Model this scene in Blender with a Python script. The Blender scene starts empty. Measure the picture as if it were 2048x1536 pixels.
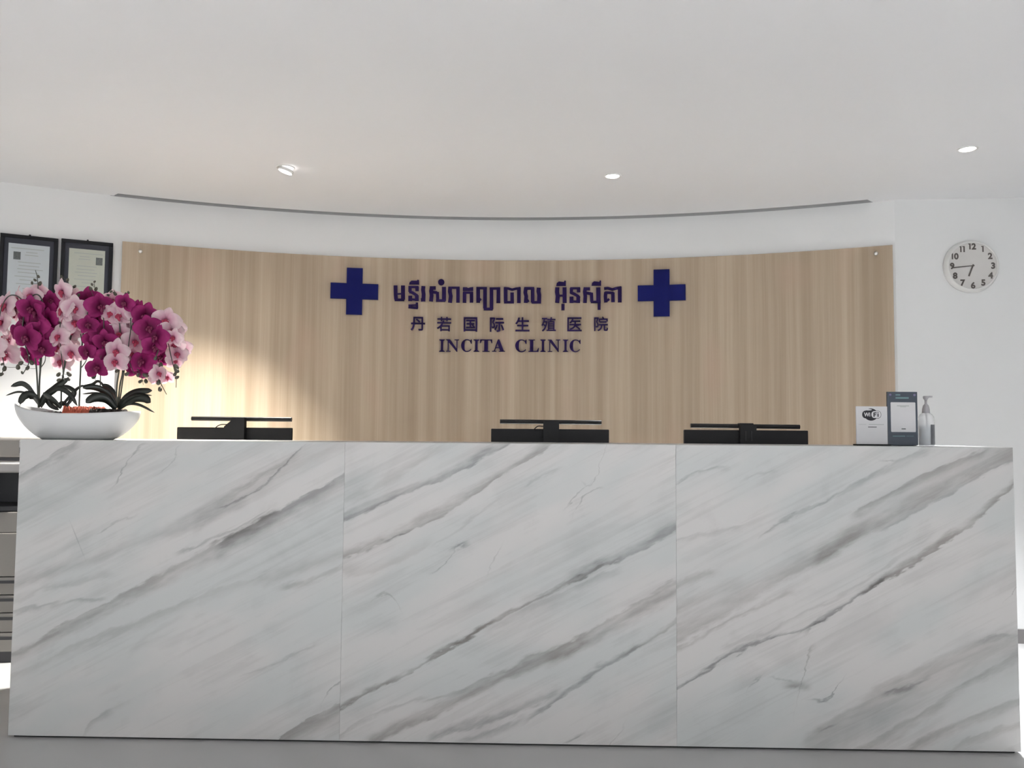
import bpy, bmesh, math, random
from mathutils import Vector, Matrix, Quaternion
random.seed(11)
PI = math.pi
scene = bpy.context.scene
COL = scene.collection

# ------------------------------------------------------------------ camera
CAM_POS = (0.0712, -2.9084, 1.1227)
YAW, PITCH, ROLL = -0.02217, 0.05646, 0.00769
fwd = Vector((math.sin(YAW) * math.cos(PITCH), math.cos(YAW) * math.cos(PITCH), math.sin(PITCH)))
rgt = Vector((math.cos(YAW), -math.sin(YAW), 0.0))
upv = rgt.cross(fwd)
r2 = rgt * math.cos(ROLL) + upv * math.sin(ROLL)
u2 = r2.cross(fwd)
cam_data = bpy.data.cameras.new('camera')
cam_data.sensor_width = 36.0
cam_data.lens = 36.0 * 1600.0 / 2048.0
cam_data.clip_start = 0.05
cam = bpy.data.objects.new('camera', cam_data)
COL.objects.link(cam)
cam.matrix_world = Matrix(((r2.x, u2.x, -fwd.x, CAM_POS[0]), (r2.y, u2.y, -fwd.y, CAM_POS[1]),
                           (r2.z, u2.z, -fwd.z, CAM_POS[2]), (0, 0, 0, 1)))
scene.camera = cam

# ------------------------------------------------------------------ world, exposure
world = bpy.data.worlds.new('world')
scene.world = world
world.use_nodes = True
world.node_tree.nodes['Background'].inputs[0].default_value = (0.80, 0.86, 0.95, 1)
world.node_tree.nodes['Background'].inputs[1].default_value = 0.6
scene.view_settings.view_transform = 'Standard'
scene.view_settings.look = 'None'
scene.view_settings.exposure = 0.12
scene.view_settings.gamma = 1.0
scene.view_settings.use_curve_mapping = False

scene.cycles.use_light_tree = False
scene.cycles.max_bounces = 5
scene.cycles.diffuse_bounces = 4
scene.cycles.adaptive_threshold = 0.05
scene.cycles.glossy_bounces = 2
scene.cycles.caustics_reflective = False
scene.cycles.caustics_refractive = False

# ------------------------------------------------------------------ room measures
CX, CY, RW = -0.0257, -3.2812, 5.275      # centre and radius of the curved back wall
RP = RW - 0.02                            # face of the wood panel
HC = 2.42                                 # ceiling height
Y_FRONT = -6.2
X_LEFT, X_RIGHT = -3.82, 4.2

# ------------------------------------------------------------------ large lights
def area_light(name, loc, rot, sx, sy, energy, color):
    d = bpy.data.lights.new(name, 'AREA')
    d.shape = 'RECTANGLE'; d.size = sx; d.size_y = sy; d.energy = energy; d.color = color
    o = bpy.data.objects.new(name, d); COL.objects.link(o)
    o.location = loc; o.rotation_euler = rot
    return o
WINDOW_FILL_ENERGY = 100.0
LOBBY_FILL_ENERGY = 405.0
area_light('added_window_fill', (0.2, Y_FRONT + 0.12, 1.28), (PI / 2, 0, 0), 7.0, 2.1, WINDOW_FILL_ENERGY, (0.96, 0.985, 1.0))  # fill lamp added behind the camera, stands in for unseen daylight

# ------------------------------------------------------------------ measured data (millimetres on the panel; metres elsewhere)
KHMER = [[('s',[(-729,1993),(-727,1935),(-724,1907)],23.3),('s',[(-684,1994),(-682,1908)],24.4),('s',[(-733,1905),(-675,1906)],15.1),('s',[(-721,1941),(-686,1944)],8.6)],[('p',[(-647,2002),(-644,2015),(-632,2025),(-600,2025),(-596,2032),(-587,2030),(-586,2003)]),('s',[(-641,1986),(-641,1956)],20.1),('s',[(-651,1986),(-589,1987)],12.2),('s',[(-598,1989),(-598,1962)],21.5),('s',[(-645,1957),(-626,1952),(-599,1935),(-593,1928)],16.5),('s',[(-639,1932),(-639,1900)],23.7),('s',[(-599,1935),(-598,1901)],23.0),('s',[(-639,1911),(-600,1908)],12.2),('s',[(-598,1891),(-597,1855)],15.1),('s',[(-649,1873),(-598,1877)],9.3),('s',[(-649,1862),(-592,1858)],14.3)],[('s',[(-560,1993),(-562,1970),(-558,1943),(-559,1899)],23.7),('s',[(-574,1908),(-559,1909)],20.1)],[('s',[(-521,1983),(-484,1984)],20.1),('s',[(-508,1991),(-513,1964),(-509,1937),(-512,1900)],23.7),('s',[(-508,1959),(-475,1955)],16.5),('s',[(-474,1959),(-471,1909)],19.4),('s',[(-482,1906),(-425,1907)],15.1),('s',[(-434,1991),(-433,1906)],24.4),('o',(-451,2020),19.4)],[('s',[(-396,1992),(-398,1964),(-392,1935),(-396,1895)],23.7),('s',[(-406,1987),(-338,1988)],12.2),('s',[(-348,1992),(-347,1896)],21.5)],[('p',[(-318,1991),(-294,1991),(-285,1986),(-271,1991),(-254,1993),(-254,1969),(-318,1969)]),('s',[(-307,1962),(-307,1896)],22.2),('s',[(-265,1963),(-264,1897)],22.2),('s',[(-316,1958),(-256,1958)],12.9)],[('s',[(-224,1994),(-223,1897)],23.0),('s',[(-220,1923),(-207,1911)],16.5),('s',[(-231,1987),(-170,1987)],13.6),('s',[(-182,1993),(-181,1862)],23.0),('s',[(-189,1858),(-134,1858)],15.8),('s',[(-142,1988),(-141,1857)],22.2),('s',[(-154,1985),(-89,1986)],13.6),('s',[(-99,1992),(-99,1896)],23.0)],[('s',[(-55,1993),(-54,1902)],23.3),('s',[(-64,1901),(-3,1901)],14.0),('s',[(-15,1961),(-14,1895)],21.8),('s',[(-64,1988),(-39,1986),(-15,1979),(8,1985),(37,1989)],14.0),('s',[(27,1992),(27,1897)],22.5)],[('s',[(70,1989),(66,1961),(72,1938),(69,1898)],23.3),('s',[(75,1906),(88,1914)],15.5),('s',[(59,1987),(121,1987)],16.3),('s',[(111,1989),(112,1901)],22.5),('s',[(106,1901),(163,1901)],14.8),('s',[(149,1991),(147,1969),(152,1946),(151,1902)],24.9)],[('p',[(256,2002),(259,2019),(273,2029),(303,2025),(307,2035),(315,2032),(315,2002)]),('s',[(263,1993),(261,1965),(266,1938),(262,1898)],25.6),('s',[(307,1993),(308,1897)],24.9),('s',[(273,1942),(301,1942)],10.9),('s',[(298,1891),(298,1852)],19.4)],[('s',[(349,1988),(349,1957)],20.2),('s',[(341,1987),(402,1987)],12.4),('s',[(393,1990),(393,1962)],21.0),('s',[(344,1961),(365,1953),(391,1937),(398,1927)],16.3),('s',[(350,1935),(350,1897)],24.1),('s',[(391,1935),(391,1897)],23.3),('s',[(351,1906),(390,1904)],12.4)],[('p',[(472,2002),(475,2018),(488,2028),(519,2023),(523,2034),(530,2031),(530,2001)]),('s',[(426,1983),(463,1982)],18.6),('s',[(435,1991),(430,1964),(434,1936),(432,1897)],21.8),('s',[(436,1958),(471,1952)],16.3),('s',[(471,1958),(474,1903)],20.2),('s',[(467,1902),(528,1901)],14.0),('s',[(513,1990),(514,1900)],26.4),('s',[(518,1892),(518,1853)],17.9)],[('s',[(548,1983),(571,1985),(598,1977),(625,1984),(653,1988)],15.5),('s',[(559,1960),(556,1935),(559,1898)],21.0),('s',[(567,1908),(579,1919)],13.2),('s',[(554,1958),(606,1955)],14.8),('s',[(601,1958),(602,1899)],21.8),('s',[(643,1992),(643,1897)],23.3)]]
CHINESE = [(-590,1761),(-431,1762),(-269,1762),(-106,1762),(50,1765),(211,1765),(369,1765),(530,1767)]
ENGLISH = [('I',-459,-424,1592,1667),('N',-417,-338,1593,1668),('C',-325,-258,1594,1669),('I',-249,-213,1595,1669),('T',-209,-135,1595,1670),('A',-135,-55,1596,1671),('C',7,78,1595,1670),('L',88,152,1596,1671),('I',160,193,1596,1671),('N',206,282,1596,1671),('I',298,331,1596,1671),('C',339,408,1596,1670)]
VEINS = [[(1.3842,0.7248,0.0689,-1.8011,-0.8585,0.0112,0.056,0.3,1),(1.3358,0.6378,0.0276,-1.0486,-0.6003,0.008,0.076,0.36,0),(2.1933,2.0982,0.7646,-1.0445,-0.767,0.0064,0.0112,0.34,0),(1.1033,-0.2026,-0.4352,-1.1316,-0.6024,0.064,0.056,0.15,1),(1.3294,0.5715,0.0758,-1.7955,-0.9722,0.048,0.032,0.15,0),(-0.1717,-1.2201,-0.4782,-1.8006,-1.4649,0.024,0.016,0.13,0),(-0.3164,-1.1622,-0.4132,-1.7909,-1.4777,0.0112,0.0176,0.2,0),(3.4714,2.3128,0.5033,-1.7963,-1.5887,0.008,0.036,0.3,0),(0.8473,0.2403,-0.0607,-1.7895,-0.885,0.016,0.04,0.16,1),(-0.2298,-1.4942,-1.4684,-0.8381,-0.6079,0.0064,0.128,0.34,1),(-3.4407,-12.6907,-10.9596,-0.6522,-0.6057,0.0048,0.008,0.3,0),(-19.5591,-27.5538,-9.6556,-1.5085,-1.4388,0.0112,0.032,0.18,0),(0.6655,0.4435,-0.0189,-0.9397,-0.7035,0.008,0.0112,0.16,0),(0.8812,0.3784,0.0435,-0.8848,-0.5986,0.04,0.032,0.14,1),(1.2975,1.6841,0.9522,-0.8121,-0.5978,0.0128,0.0208,0.2,1),(-25.1126,-39.2201,-14.691,-1.425,-1.3477,0.0064,0.008,0.22,0),(4.1109,2.2221,0.0,-1.4288,-1.4197,0.0128,0.0128,0.3,0),(-2.7921,-2.2245,0.0,-1.5838,-1.566,0.008,0.008,0.25,0),(-1.7805,-4.1493,-1.6506,-1.4867,-1.3834,0.008,0.008,0.2,0),(12.5307,17.3297,6.4726,-1.275,-1.2202,0.0064,0.0064,0.15,0),(-0.8106,-2.561,-1.2792,-1.3581,-1.1854,0.024,0.024,0.07,0),(0.6867,-1.1561,-0.9518,-1.0529,-0.7826,0.0176,0.016,0.16,1),(1.8648,1.7077,0.5897,-1.1928,-0.8908,0.008,0.0128,0.22,0)],[(1.0695,0.5556,0.1291,-0.6012,0.0028,0.036,0.0112,0.36,0),(0.9685,0.6713,0.221,-0.5985,0.1384,0.044,0.008,0.34,1),(0.884,0.3653,0.0,-0.4401,-0.3846,0.008,0.008,0.4,0),(1.0246,1.4556,1.2397,-0.6015,-0.2963,0.048,0.016,0.13,1),(0.4643,0.6258,0.1121,-0.6119,-0.071,0.0192,0.008,0.4,1),(0.4626,0.545,-0.1369,-0.2123,0.3851,0.016,0.0112,0.36,1),(0.486,0.3693,0.1485,0.2277,0.6016,0.048,0.008,0.38,0),(0.4475,0.5036,-0.1542,-0.0709,0.3851,0.008,0.04,0.14,0),(0.2392,0.4784,-0.0629,-0.4909,0.2676,0.048,0.0208,0.34,1),(0.2288,0.4883,0.0986,0.1502,0.6048,0.04,0.048,0.28,1),(0.112,0.4274,0.2266,-0.2633,0.1664,0.032,0.016,0.32,0),(0.0433,0.7445,-0.1819,0.073,0.4634,0.024,0.0112,0.34,0),(0.1965,0.0889,0.5484,0.4086,0.6043,0.0208,0.0128,0.26,1),(0.2633,0.434,0.1798,-0.2887,0.5892,0.0112,0.0128,0.2,1),(0.2323,0.0819,-0.4255,-0.6021,-0.3047,0.0112,0.0192,0.16,0),(1.2743,0.9486,0.4335,-0.6027,-0.2531,0.024,0.024,0.13,1),(0.9112,-0.2383,-0.6941,-0.5857,-0.379,0.016,0.016,0.15,0),(0.8937,0.8621,0.568,-0.2645,-0.0433,0.016,0.0112,0.1,0),(0.6395,1.0079,0.0,0.2188,0.2741,0.0064,0.0064,0.25,0),(-0.1912,6.7221,-10.2032,0.2505,0.3177,0.0064,0.0064,0.25,0),(3.3716,-17.3104,30.6034,0.282,0.3453,0.0064,0.0064,0.2,0),(0.7842,0.4366,0.0,-0.1967,-0.1691,0.008,0.008,0.4,0),(1.4247,5.5339,9.2837,-0.2632,-0.2084,0.0064,0.0064,0.22,0),(0.7529,2.024,0.0,-0.0572,-0.0455,0.0096,0.0096,0.2,0),(-2.9571,-15.5472,-17.2844,-0.4766,-0.4047,0.0056,0.0056,0.2,1),(0.0742,0.5031,0.6066,-0.1612,0.0417,0.016,0.032,0.22,0),(-0.0934,0.506,0.0,0.214,0.2607,0.0112,0.0112,0.28,0),(-0.5284,1.4865,0.0,0.362,0.393,0.0064,0.0064,0.2,0),(0.8581,1.0982,-2.3146,0.0676,0.1707,0.0112,0.0112,0.14,0)],[(-0.4551,1.4408,-0.5719,0.6098,0.9485,0.0176,0.008,0.4,0),(1.5983,-2.5916,1.3926,0.9329,1.1198,0.0144,0.0064,0.32,0),(-0.7508,1.4143,-0.3079,1.0806,1.3391,0.024,0.0072,0.4,0),(0.5967,-0.5759,0.4258,1.2609,1.7963,0.0352,0.008,0.4,1),(0.0028,0.6744,-0.0668,0.6136,1.2643,0.072,0.024,0.24,1),(-0.1282,0.7988,-0.0806,1.1072,1.7994,0.08,0.032,0.3,1),(-0.1889,1.438,-0.4378,0.9133,1.173,0.0112,0.0112,0.26,0),(0.1594,0.6908,-0.0573,1.1887,1.5042,0.0128,0.032,0.22,0),(0.1981,0.5218,-0.0048,1.2424,1.699,0.0096,0.04,0.28,1),(-0.3641,1.0586,-0.1596,1.3424,1.7988,0.016,0.0096,0.22,0),(0.3573,0.8737,-0.4372,0.6072,0.8194,0.0112,0.0192,0.16,0),(0.0089,1.3876,-0.7502,0.6066,0.7321,0.0192,0.0192,0.2,1),(-0.2462,1.7281,-0.8706,0.6062,0.8178,0.04,0.032,0.16,1),(-0.1,0.9035,-0.254,0.6057,0.9968,0.0112,0.016,0.2,1),(0.1922,0.0337,0.2252,0.777,1.4974,0.0112,0.016,0.12,0),(-1.1568,1.4896,-0.3438,1.0523,1.8051,0.032,0.208,0.2,1),(4.1639,-6.0345,2.2983,1.332,1.4636,0.0096,0.0176,0.3,0),(-0.6965,0.5285,0.0292,1.2208,1.8034,0.016,0.04,0.22,1),(-1.4676,1.5152,-0.3322,1.3894,1.7987,0.016,0.048,0.22,1),(-1.9668,1.9371,-0.4335,1.5575,1.8007,0.0096,0.032,0.16,1),(-3.0896,3.8288,-1.0464,1.674,1.8051,0.008,0.0192,0.18,0),(0.207,0.0145,0.0,0.993,1.0471,0.0288,0.0192,0.42,1),(-49.5974,91.4517,-41.8536,1.0412,1.0679,0.0144,0.0144,0.3,1),(0.3787,-0.1379,0.0,0.9507,1.0009,0.008,0.008,0.22,0),(0.2635,-0.084,0.0,1.0773,1.1158,0.0056,0.0056,0.2,0),(14.3107,-25.692,11.6685,1.112,1.1746,0.0064,0.0064,0.32,0),(0.0678,2.2797,-1.4023,0.6397,0.766,0.0096,0.0112,0.2,0),(-1.658,5.5053,-2.8656,0.8523,0.9391,0.0096,0.0112,0.16,0),(-0.7518,1.1133,0.0,0.8691,0.9004,0.0064,0.0064,0.2,0),(-0.3563,0.3834,0.0,1.1144,1.1454,0.008,0.008,0.25,0),(1.1782,-0.1175,0.0,1.347,1.3782,0.0064,0.0064,0.2,0),(-1.9118,1.3874,0.0,1.7743,1.8023,0.0056,0.0056,0.25,0),(-1.8939,2.8009,-0.7471,1.4554,1.8061,0.032,0.032,0.05,0)]]
FLOWERS = [(0,-1.962,0.13,1.585,0.0511),(0,-1.921,0.144,1.611,0.0454),(0,-1.985,0.15,1.521,0.0511),(0,-1.97,0.168,1.453,0.0454),(0,-1.963,0.144,1.399,0.0511),(0,-2.043,0.166,1.535,0.0492),(0,-1.961,0.058,1.425,0.0492),(0,-1.853,0.111,1.621,0.0398),(0,-2.055,0.168,1.59,0.0473),(0,-1.837,0.133,1.645,0.0284),(1,-1.833,0.163,1.581,0.0511),(1,-1.826,0.069,1.568,0.0417),(1,-1.877,0.111,1.528,0.0436),(1,-1.812,0.085,1.506,0.0511),(1,-1.789,0.12,1.528,0.0417),(1,-1.905,0.124,1.487,0.036),(1,-1.829,0.057,1.454,0.0473),(1,-1.794,0.081,1.478,0.0417),(1,-1.788,0.089,1.416,0.0417),(1,-1.886,0.165,1.394,0.0417),(1,-1.796,0.147,1.61,0.0341),(1,-1.806,0.074,1.55,0.0417),(1,-1.855,0.151,1.436,0.0341),(0,-1.707,0.072,1.631,0.0436),(0,-1.698,0.129,1.613,0.0417),(0,-1.698,0.07,1.56,0.0511),(0,-1.649,0.055,1.567,0.0417),(0,-1.764,0.16,1.512,0.0492),(0,-1.658,0.08,1.515,0.0417),(0,-1.721,0.081,1.46,0.0398),(0,-1.729,0.173,1.458,0.0454),(0,-1.777,0.16,1.429,0.0398),(0,-1.674,0.09,1.4,0.0417),(0,-1.761,0.17,1.373,0.0398),(0,-1.712,0.12,1.483,0.0379),(1,-1.641,0.136,1.609,0.0473),(1,-1.563,0.08,1.575,0.0473),(1,-1.664,0.168,1.56,0.0417),(1,-1.605,0.138,1.529,0.0473),(1,-1.644,0.171,1.514,0.0417),(1,-1.587,0.162,1.548,0.0341),(1,-1.558,0.091,1.475,0.0454),(1,-1.594,0.098,1.455,0.0379),(1,-1.537,0.075,1.441,0.0417),(1,-1.605,0.072,1.402,0.0322),(1,-1.559,0.063,1.341,0.0379),(1,-1.538,0.091,1.385,0.0379),(1,-1.578,0.127,1.415,0.0379),(1,-1.595,0.055,1.503,0.0322),(0,-1.548,0.136,1.605,0.0454),(0,-1.499,0.096,1.545,0.0454),(0,-1.529,0.092,1.552,0.0379),(0,-1.505,0.153,1.512,0.0454),(0,-1.502,0.113,1.476,0.0417),(0,-1.44,0.093,1.553,0.0303),(0,-1.443,0.113,1.445,0.0417),(0,-1.491,0.14,1.448,0.0379),(0,-1.485,0.062,1.404,0.0417),(0,-1.508,0.172,1.404,0.0417),(0,-1.487,0.058,1.364,0.0398),(0,-1.471,0.145,1.402,0.036),(0,-1.466,0.156,1.493,0.0341),(1,-1.46,0.057,1.587,0.0322),(1,-1.461,0.15,1.57,0.0379),(1,-1.401,0.099,1.544,0.0454),(1,-1.381,0.124,1.526,0.0417),(1,-1.363,0.056,1.491,0.0454),(1,-1.337,0.061,1.457,0.0454),(1,-1.35,0.077,1.425,0.0417),(1,-1.371,0.17,1.393,0.036),(1,-1.394,0.079,1.366,0.0454),(1,-1.45,0.146,1.344,0.036),(1,-1.413,0.167,1.34,0.0341),(1,-1.408,0.168,1.479,0.0379),(0,-1.318,0.096,1.523,0.0492),(0,-1.296,0.098,1.483,0.0436),(0,-1.346,0.118,1.499,0.0341),(0,-1.303,0.148,1.438,0.0379),(0,-1.274,0.068,1.458,0.0322),(0,-1.293,0.145,1.403,0.036),(0,-1.303,0.151,1.376,0.0303),(0,-1.391,0.158,1.349,0.0284),(0,-1.323,0.059,1.321,0.0303),(0,-1.383,0.168,1.309,0.0246),(0,-1.942,0.174,1.598,0.0444),(0,-1.953,0.18,1.566,0.0444),(0,-2.003,0.196,1.467,0.0461),(0,-1.954,0.198,1.606,0.0401),(0,-1.946,0.198,1.618,0.0348),(1,-1.829,0.193,1.575,0.0427),(1,-1.852,0.141,1.548,0.0392),(1,-1.845,0.141,1.517,0.0436),(1,-1.867,0.154,1.47,0.0383),(1,-1.812,0.111,1.466,0.0409),(1,-1.841,0.195,1.502,0.0349),(1,-1.801,0.177,1.58,0.0349),(0,-1.707,0.19,1.539,0.0418),(0,-1.69,0.111,1.487,0.0375),(0,-1.725,0.19,1.414,0.0375),(1,-1.635,0.198,1.544,0.0409),(1,-1.615,0.201,1.531,0.0349),(1,-1.576,0.128,1.465,0.0383),(0,-1.517,0.183,1.532,0.0383),(0,-1.503,0.183,1.494,0.0401),(0,-1.471,0.143,1.514,0.0331),(0,-1.442,0.143,1.499,0.0331),(0,-1.479,0.175,1.383,0.0349),(0,-1.469,0.186,1.448,0.0322),(1,-1.461,0.18,1.579,0.0322),(1,-1.372,0.154,1.509,0.0401),(1,-1.431,0.197,1.342,0.0322),(0,-1.307,0.128,1.503,0.0427),(0,-1.284,0.175,1.43,0.0314),(0,-1.353,0.198,1.315,0.0253)]
STEMS = [([(-1.815,0.125,1.192),(-1.82,0.121,1.278),(-1.826,0.117,1.355),(-1.839,0.113,1.432),(-1.857,0.109,1.547),(-1.892,0.105,1.612),(-1.933,0.101,1.619),(-1.959,0.097,1.564),(-1.963,0.093,1.448),(-1.933,0.089,1.356),(-1.939,0.085,1.31)],3.2),([(-1.819,0.135,1.192),(-1.817,0.128,1.298),(-1.809,0.122,1.394),(-1.8,0.115,1.51),(-1.808,0.108,1.605),(-1.836,0.102,1.624),(-1.864,0.095,1.564),(-1.864,0.088,1.467),(-1.832,0.082,1.371),(-1.849,0.075,1.317)],3.6),([(-1.818,0.135,1.347),(-1.8,0.13,1.372),(-1.797,0.125,1.414)],2.2),([(-1.825,0.145,1.222),(-1.823,0.133,1.415),(-1.825,0.12,1.568),(-1.828,0.107,1.683),(-1.83,0.095,1.719)],2.6),([(-1.727,0.125,1.193),(-1.726,0.121,1.279),(-1.716,0.116,1.336),(-1.698,0.112,1.432),(-1.677,0.107,1.548),(-1.697,0.103,1.628),(-1.72,0.098,1.604),(-1.725,0.094,1.488),(-1.71,0.089,1.373),(-1.696,0.085,1.296)],3.2),([(-1.743,0.155,1.329),(-1.717,0.145,1.514),(-1.711,0.135,1.61),(-1.72,0.125,1.687)],2.4),([(-1.657,0.125,1.193),(-1.653,0.118,1.298),(-1.647,0.111,1.433),(-1.631,0.104,1.528),(-1.595,0.096,1.604),(-1.558,0.089,1.546),(-1.55,0.082,1.43),(-1.565,0.075,1.325)],3.4),([(-1.659,0.135,1.348),(-1.64,0.13,1.373),(-1.63,0.125,1.405)],2.2),([(-1.653,0.125,1.434),(-1.663,0.125,1.482),(-1.66,0.125,1.512)],2.2),([(-1.593,0.155,1.223),(-1.594,0.152,1.33),(-1.599,0.15,1.457),(-1.611,0.147,1.593),(-1.628,0.145,1.675)],2.4),([(-1.512,0.125,1.194),(-1.51,0.119,1.28),(-1.498,0.113,1.366),(-1.499,0.106,1.491),(-1.507,0.1,1.586),(-1.469,0.094,1.593),(-1.448,0.087,1.508),(-1.452,0.081,1.392),(-1.423,0.075,1.32)],3.2),([(-1.516,0.145,1.195),(-1.507,0.136,1.281),(-1.486,0.127,1.362),(-1.463,0.118,1.492),(-1.426,0.109,1.565),(-1.378,0.101,1.529),(-1.34,0.092,1.432),(-1.356,0.083,1.351),(-1.327,0.074,1.298),(-1.292,0.065,1.243)],3.2),([(-1.523,0.155,1.224),(-1.505,0.15,1.36),(-1.508,0.145,1.515),(-1.521,0.14,1.612),(-1.545,0.135,1.65)],2.4),([(-1.518,0.155,1.195),(-1.492,0.145,1.379),(-1.457,0.135,1.533),(-1.395,0.125,1.575),(-1.329,0.115,1.477),(-1.294,0.105,1.376),(-1.272,0.095,1.309),(-1.266,0.085,1.27)],2.8),([(-1.513,0.155,1.516),(-1.488,0.145,1.593),(-1.496,0.135,1.64)],2.0),([(-1.411,0.075,1.339),(-1.396,0.075,1.313),(-1.386,0.075,1.279)],1.6),([(-1.571,0.085,1.339),(-1.578,0.085,1.312),(-1.573,0.085,1.287)],1.6)]
BUDS = [(-1.819,0.098,1.695,0.0057),(-1.821,0.08,1.678,0.0057),(-1.817,0.105,1.669,0.0085),(-1.84,0.093,1.669,0.0057),(-1.715,0.114,1.685,0.0066),(-1.698,0.104,1.646,0.0085),(-1.686,0.113,1.659,0.0066),(-1.722,0.086,1.691,0.0066),(-1.736,0.104,1.679,0.0066),(-1.616,0.109,1.667,0.0057),(-1.603,0.115,1.65,0.0076),(-1.608,0.086,1.647,0.0076),(-1.61,0.116,1.679,0.0047),(-1.67,0.117,1.627,0.0076),(-1.539,0.106,1.639,0.0057),(-1.533,0.124,1.634,0.0076),(-1.559,0.122,1.628,0.0057),(-1.476,0.096,1.628,0.0061),(-1.467,0.097,1.634,0.0057),(-1.439,0.075,1.594,0.0076),(-1.96,0.115,1.318,0.0085),(-1.951,0.121,1.341,0.0095),(-1.943,0.094,1.356,0.0057),(-1.889,0.106,1.346,0.0095),(-1.853,0.108,1.343,0.0085),(-1.874,0.109,1.325,0.0057),(-1.858,0.075,1.359,0.0095),(-1.841,0.112,1.364,0.0095),(-1.727,0.1,1.318,0.0085),(-1.727,0.105,1.297,0.0085),(-1.681,0.09,1.319,0.0095),(-1.689,0.102,1.301,0.0076),(-1.596,0.111,1.312,0.0095),(-1.504,0.103,1.333,0.0076),(-1.467,0.108,1.322,0.0085),(-1.404,0.067,1.316,0.0076),(-1.381,0.075,1.315,0.0095),(-1.406,0.091,1.293,0.0076),(-1.391,0.104,1.295,0.0085),(-1.33,0.078,1.289,0.0095),(-1.337,0.106,1.265,0.0095),(-1.335,0.103,1.357,0.0095),(-1.34,0.068,1.38,0.0076),(-1.272,0.093,1.349,0.0114),(-1.263,0.079,1.334,0.0095),(-1.264,0.068,1.32,0.0076),(-1.258,0.073,1.308,0.0076),(-1.428,0.084,1.488,0.0095),(-1.334,0.076,1.322,0.0095)]
LEAVES = [([(-1.816,0.125,1.221),(-1.834,0.117,1.249),(-1.85,0.11,1.272),(-1.872,0.103,1.283),(-1.906,0.095,1.271)],0.0208,0.3),([(-1.813,0.125,1.205),(-1.821,0.11,1.232),(-1.839,0.095,1.239),(-1.848,0.08,1.225),(-1.847,0.065,1.203)],0.0284,0.2),([(-1.826,0.145,1.212),(-1.879,0.155,1.245),(-1.925,0.165,1.253),(-1.977,0.175,1.239)],0.0076,0.2),([(-1.813,0.125,1.198),(-1.787,0.117,1.234),(-1.75,0.11,1.259),(-1.718,0.103,1.282),(-1.683,0.095,1.303)],0.0284,0.2),([(-1.801,0.125,1.198),(-1.768,0.113,1.24),(-1.723,0.1,1.264),(-1.673,0.087,1.243),(-1.635,0.075,1.198)],0.017,0.2),([(-1.715,0.105,1.19),(-1.738,0.102,1.215),(-1.763,0.098,1.235),(-1.781,0.095,1.247)],0.0227,0.3),([(-1.743,0.145,1.195),(-1.713,0.152,1.232),(-1.691,0.158,1.262),(-1.668,0.165,1.282)],0.0133,0.2),([(-1.712,0.125,1.191),(-1.694,0.133,1.222),(-1.684,0.14,1.251),(-1.712,0.147,1.271),(-1.744,0.155,1.277)],0.017,0.2),([(-1.51,0.125,1.194),(-1.528,0.113,1.232),(-1.555,0.1,1.26),(-1.585,0.087,1.27),(-1.618,0.075,1.266)],0.0227,0.2),([(-1.517,0.145,1.2),(-1.532,0.148,1.243),(-1.558,0.152,1.272),(-1.589,0.155,1.282)],0.0227,0.3),([(-1.503,0.105,1.188),(-1.53,0.092,1.222),(-1.553,0.08,1.232),(-1.574,0.067,1.226),(-1.592,0.055,1.209)],0.0322,0.2),([(-1.506,0.125,1.194),(-1.475,0.115,1.227),(-1.44,0.105,1.246),(-1.4,0.095,1.255),(-1.357,0.085,1.258)],0.0284,0.25),([(-1.506,0.125,1.188),(-1.462,0.11,1.217),(-1.421,0.095,1.232),(-1.381,0.08,1.228),(-1.352,0.065,1.212)],0.0322,0.2),([(-1.502,0.125,1.188),(-1.455,0.108,1.207),(-1.405,0.092,1.203),(-1.34,0.075,1.175)],0.0095,0.2),([(-1.509,0.145,1.201),(-1.47,0.152,1.232),(-1.429,0.158,1.244),(-1.395,0.165,1.243)],0.0076,0.2),([(-1.544,0.155,1.224),(-1.599,0.162,1.294),(-1.636,0.168,1.284),(-1.685,0.175,1.276)],0.0095,0.2),([(-1.538,0.155,1.214),(-1.578,0.162,1.243),(-1.621,0.168,1.251),(-1.676,0.175,1.247)],0.0076,0.2),([(-1.811,0.135,1.192),(-1.791,0.132,1.221),(-1.765,0.128,1.198),(-1.735,0.125,1.183)],0.017,0.3),([(-1.762,0.145,1.187),(-1.736,0.138,1.21),(-1.708,0.132,1.199),(-1.692,0.125,1.179)],0.0151,0.3)]

# ------------------------------------------------------------------ helpers
def srgb(r, g, b):
    f = lambda c: (c / 255 / 12.92) if c / 255 <= 0.04045 else ((c / 255 + 0.055) / 1.055) ** 2.4
    return (f(r), f(g), f(b))

def new_mat(name):
    m = bpy.data.materials.new(name); m.use_nodes = True
    nt = m.node_tree
    return m, nt, nt.nodes['Principled BSDF']

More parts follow.
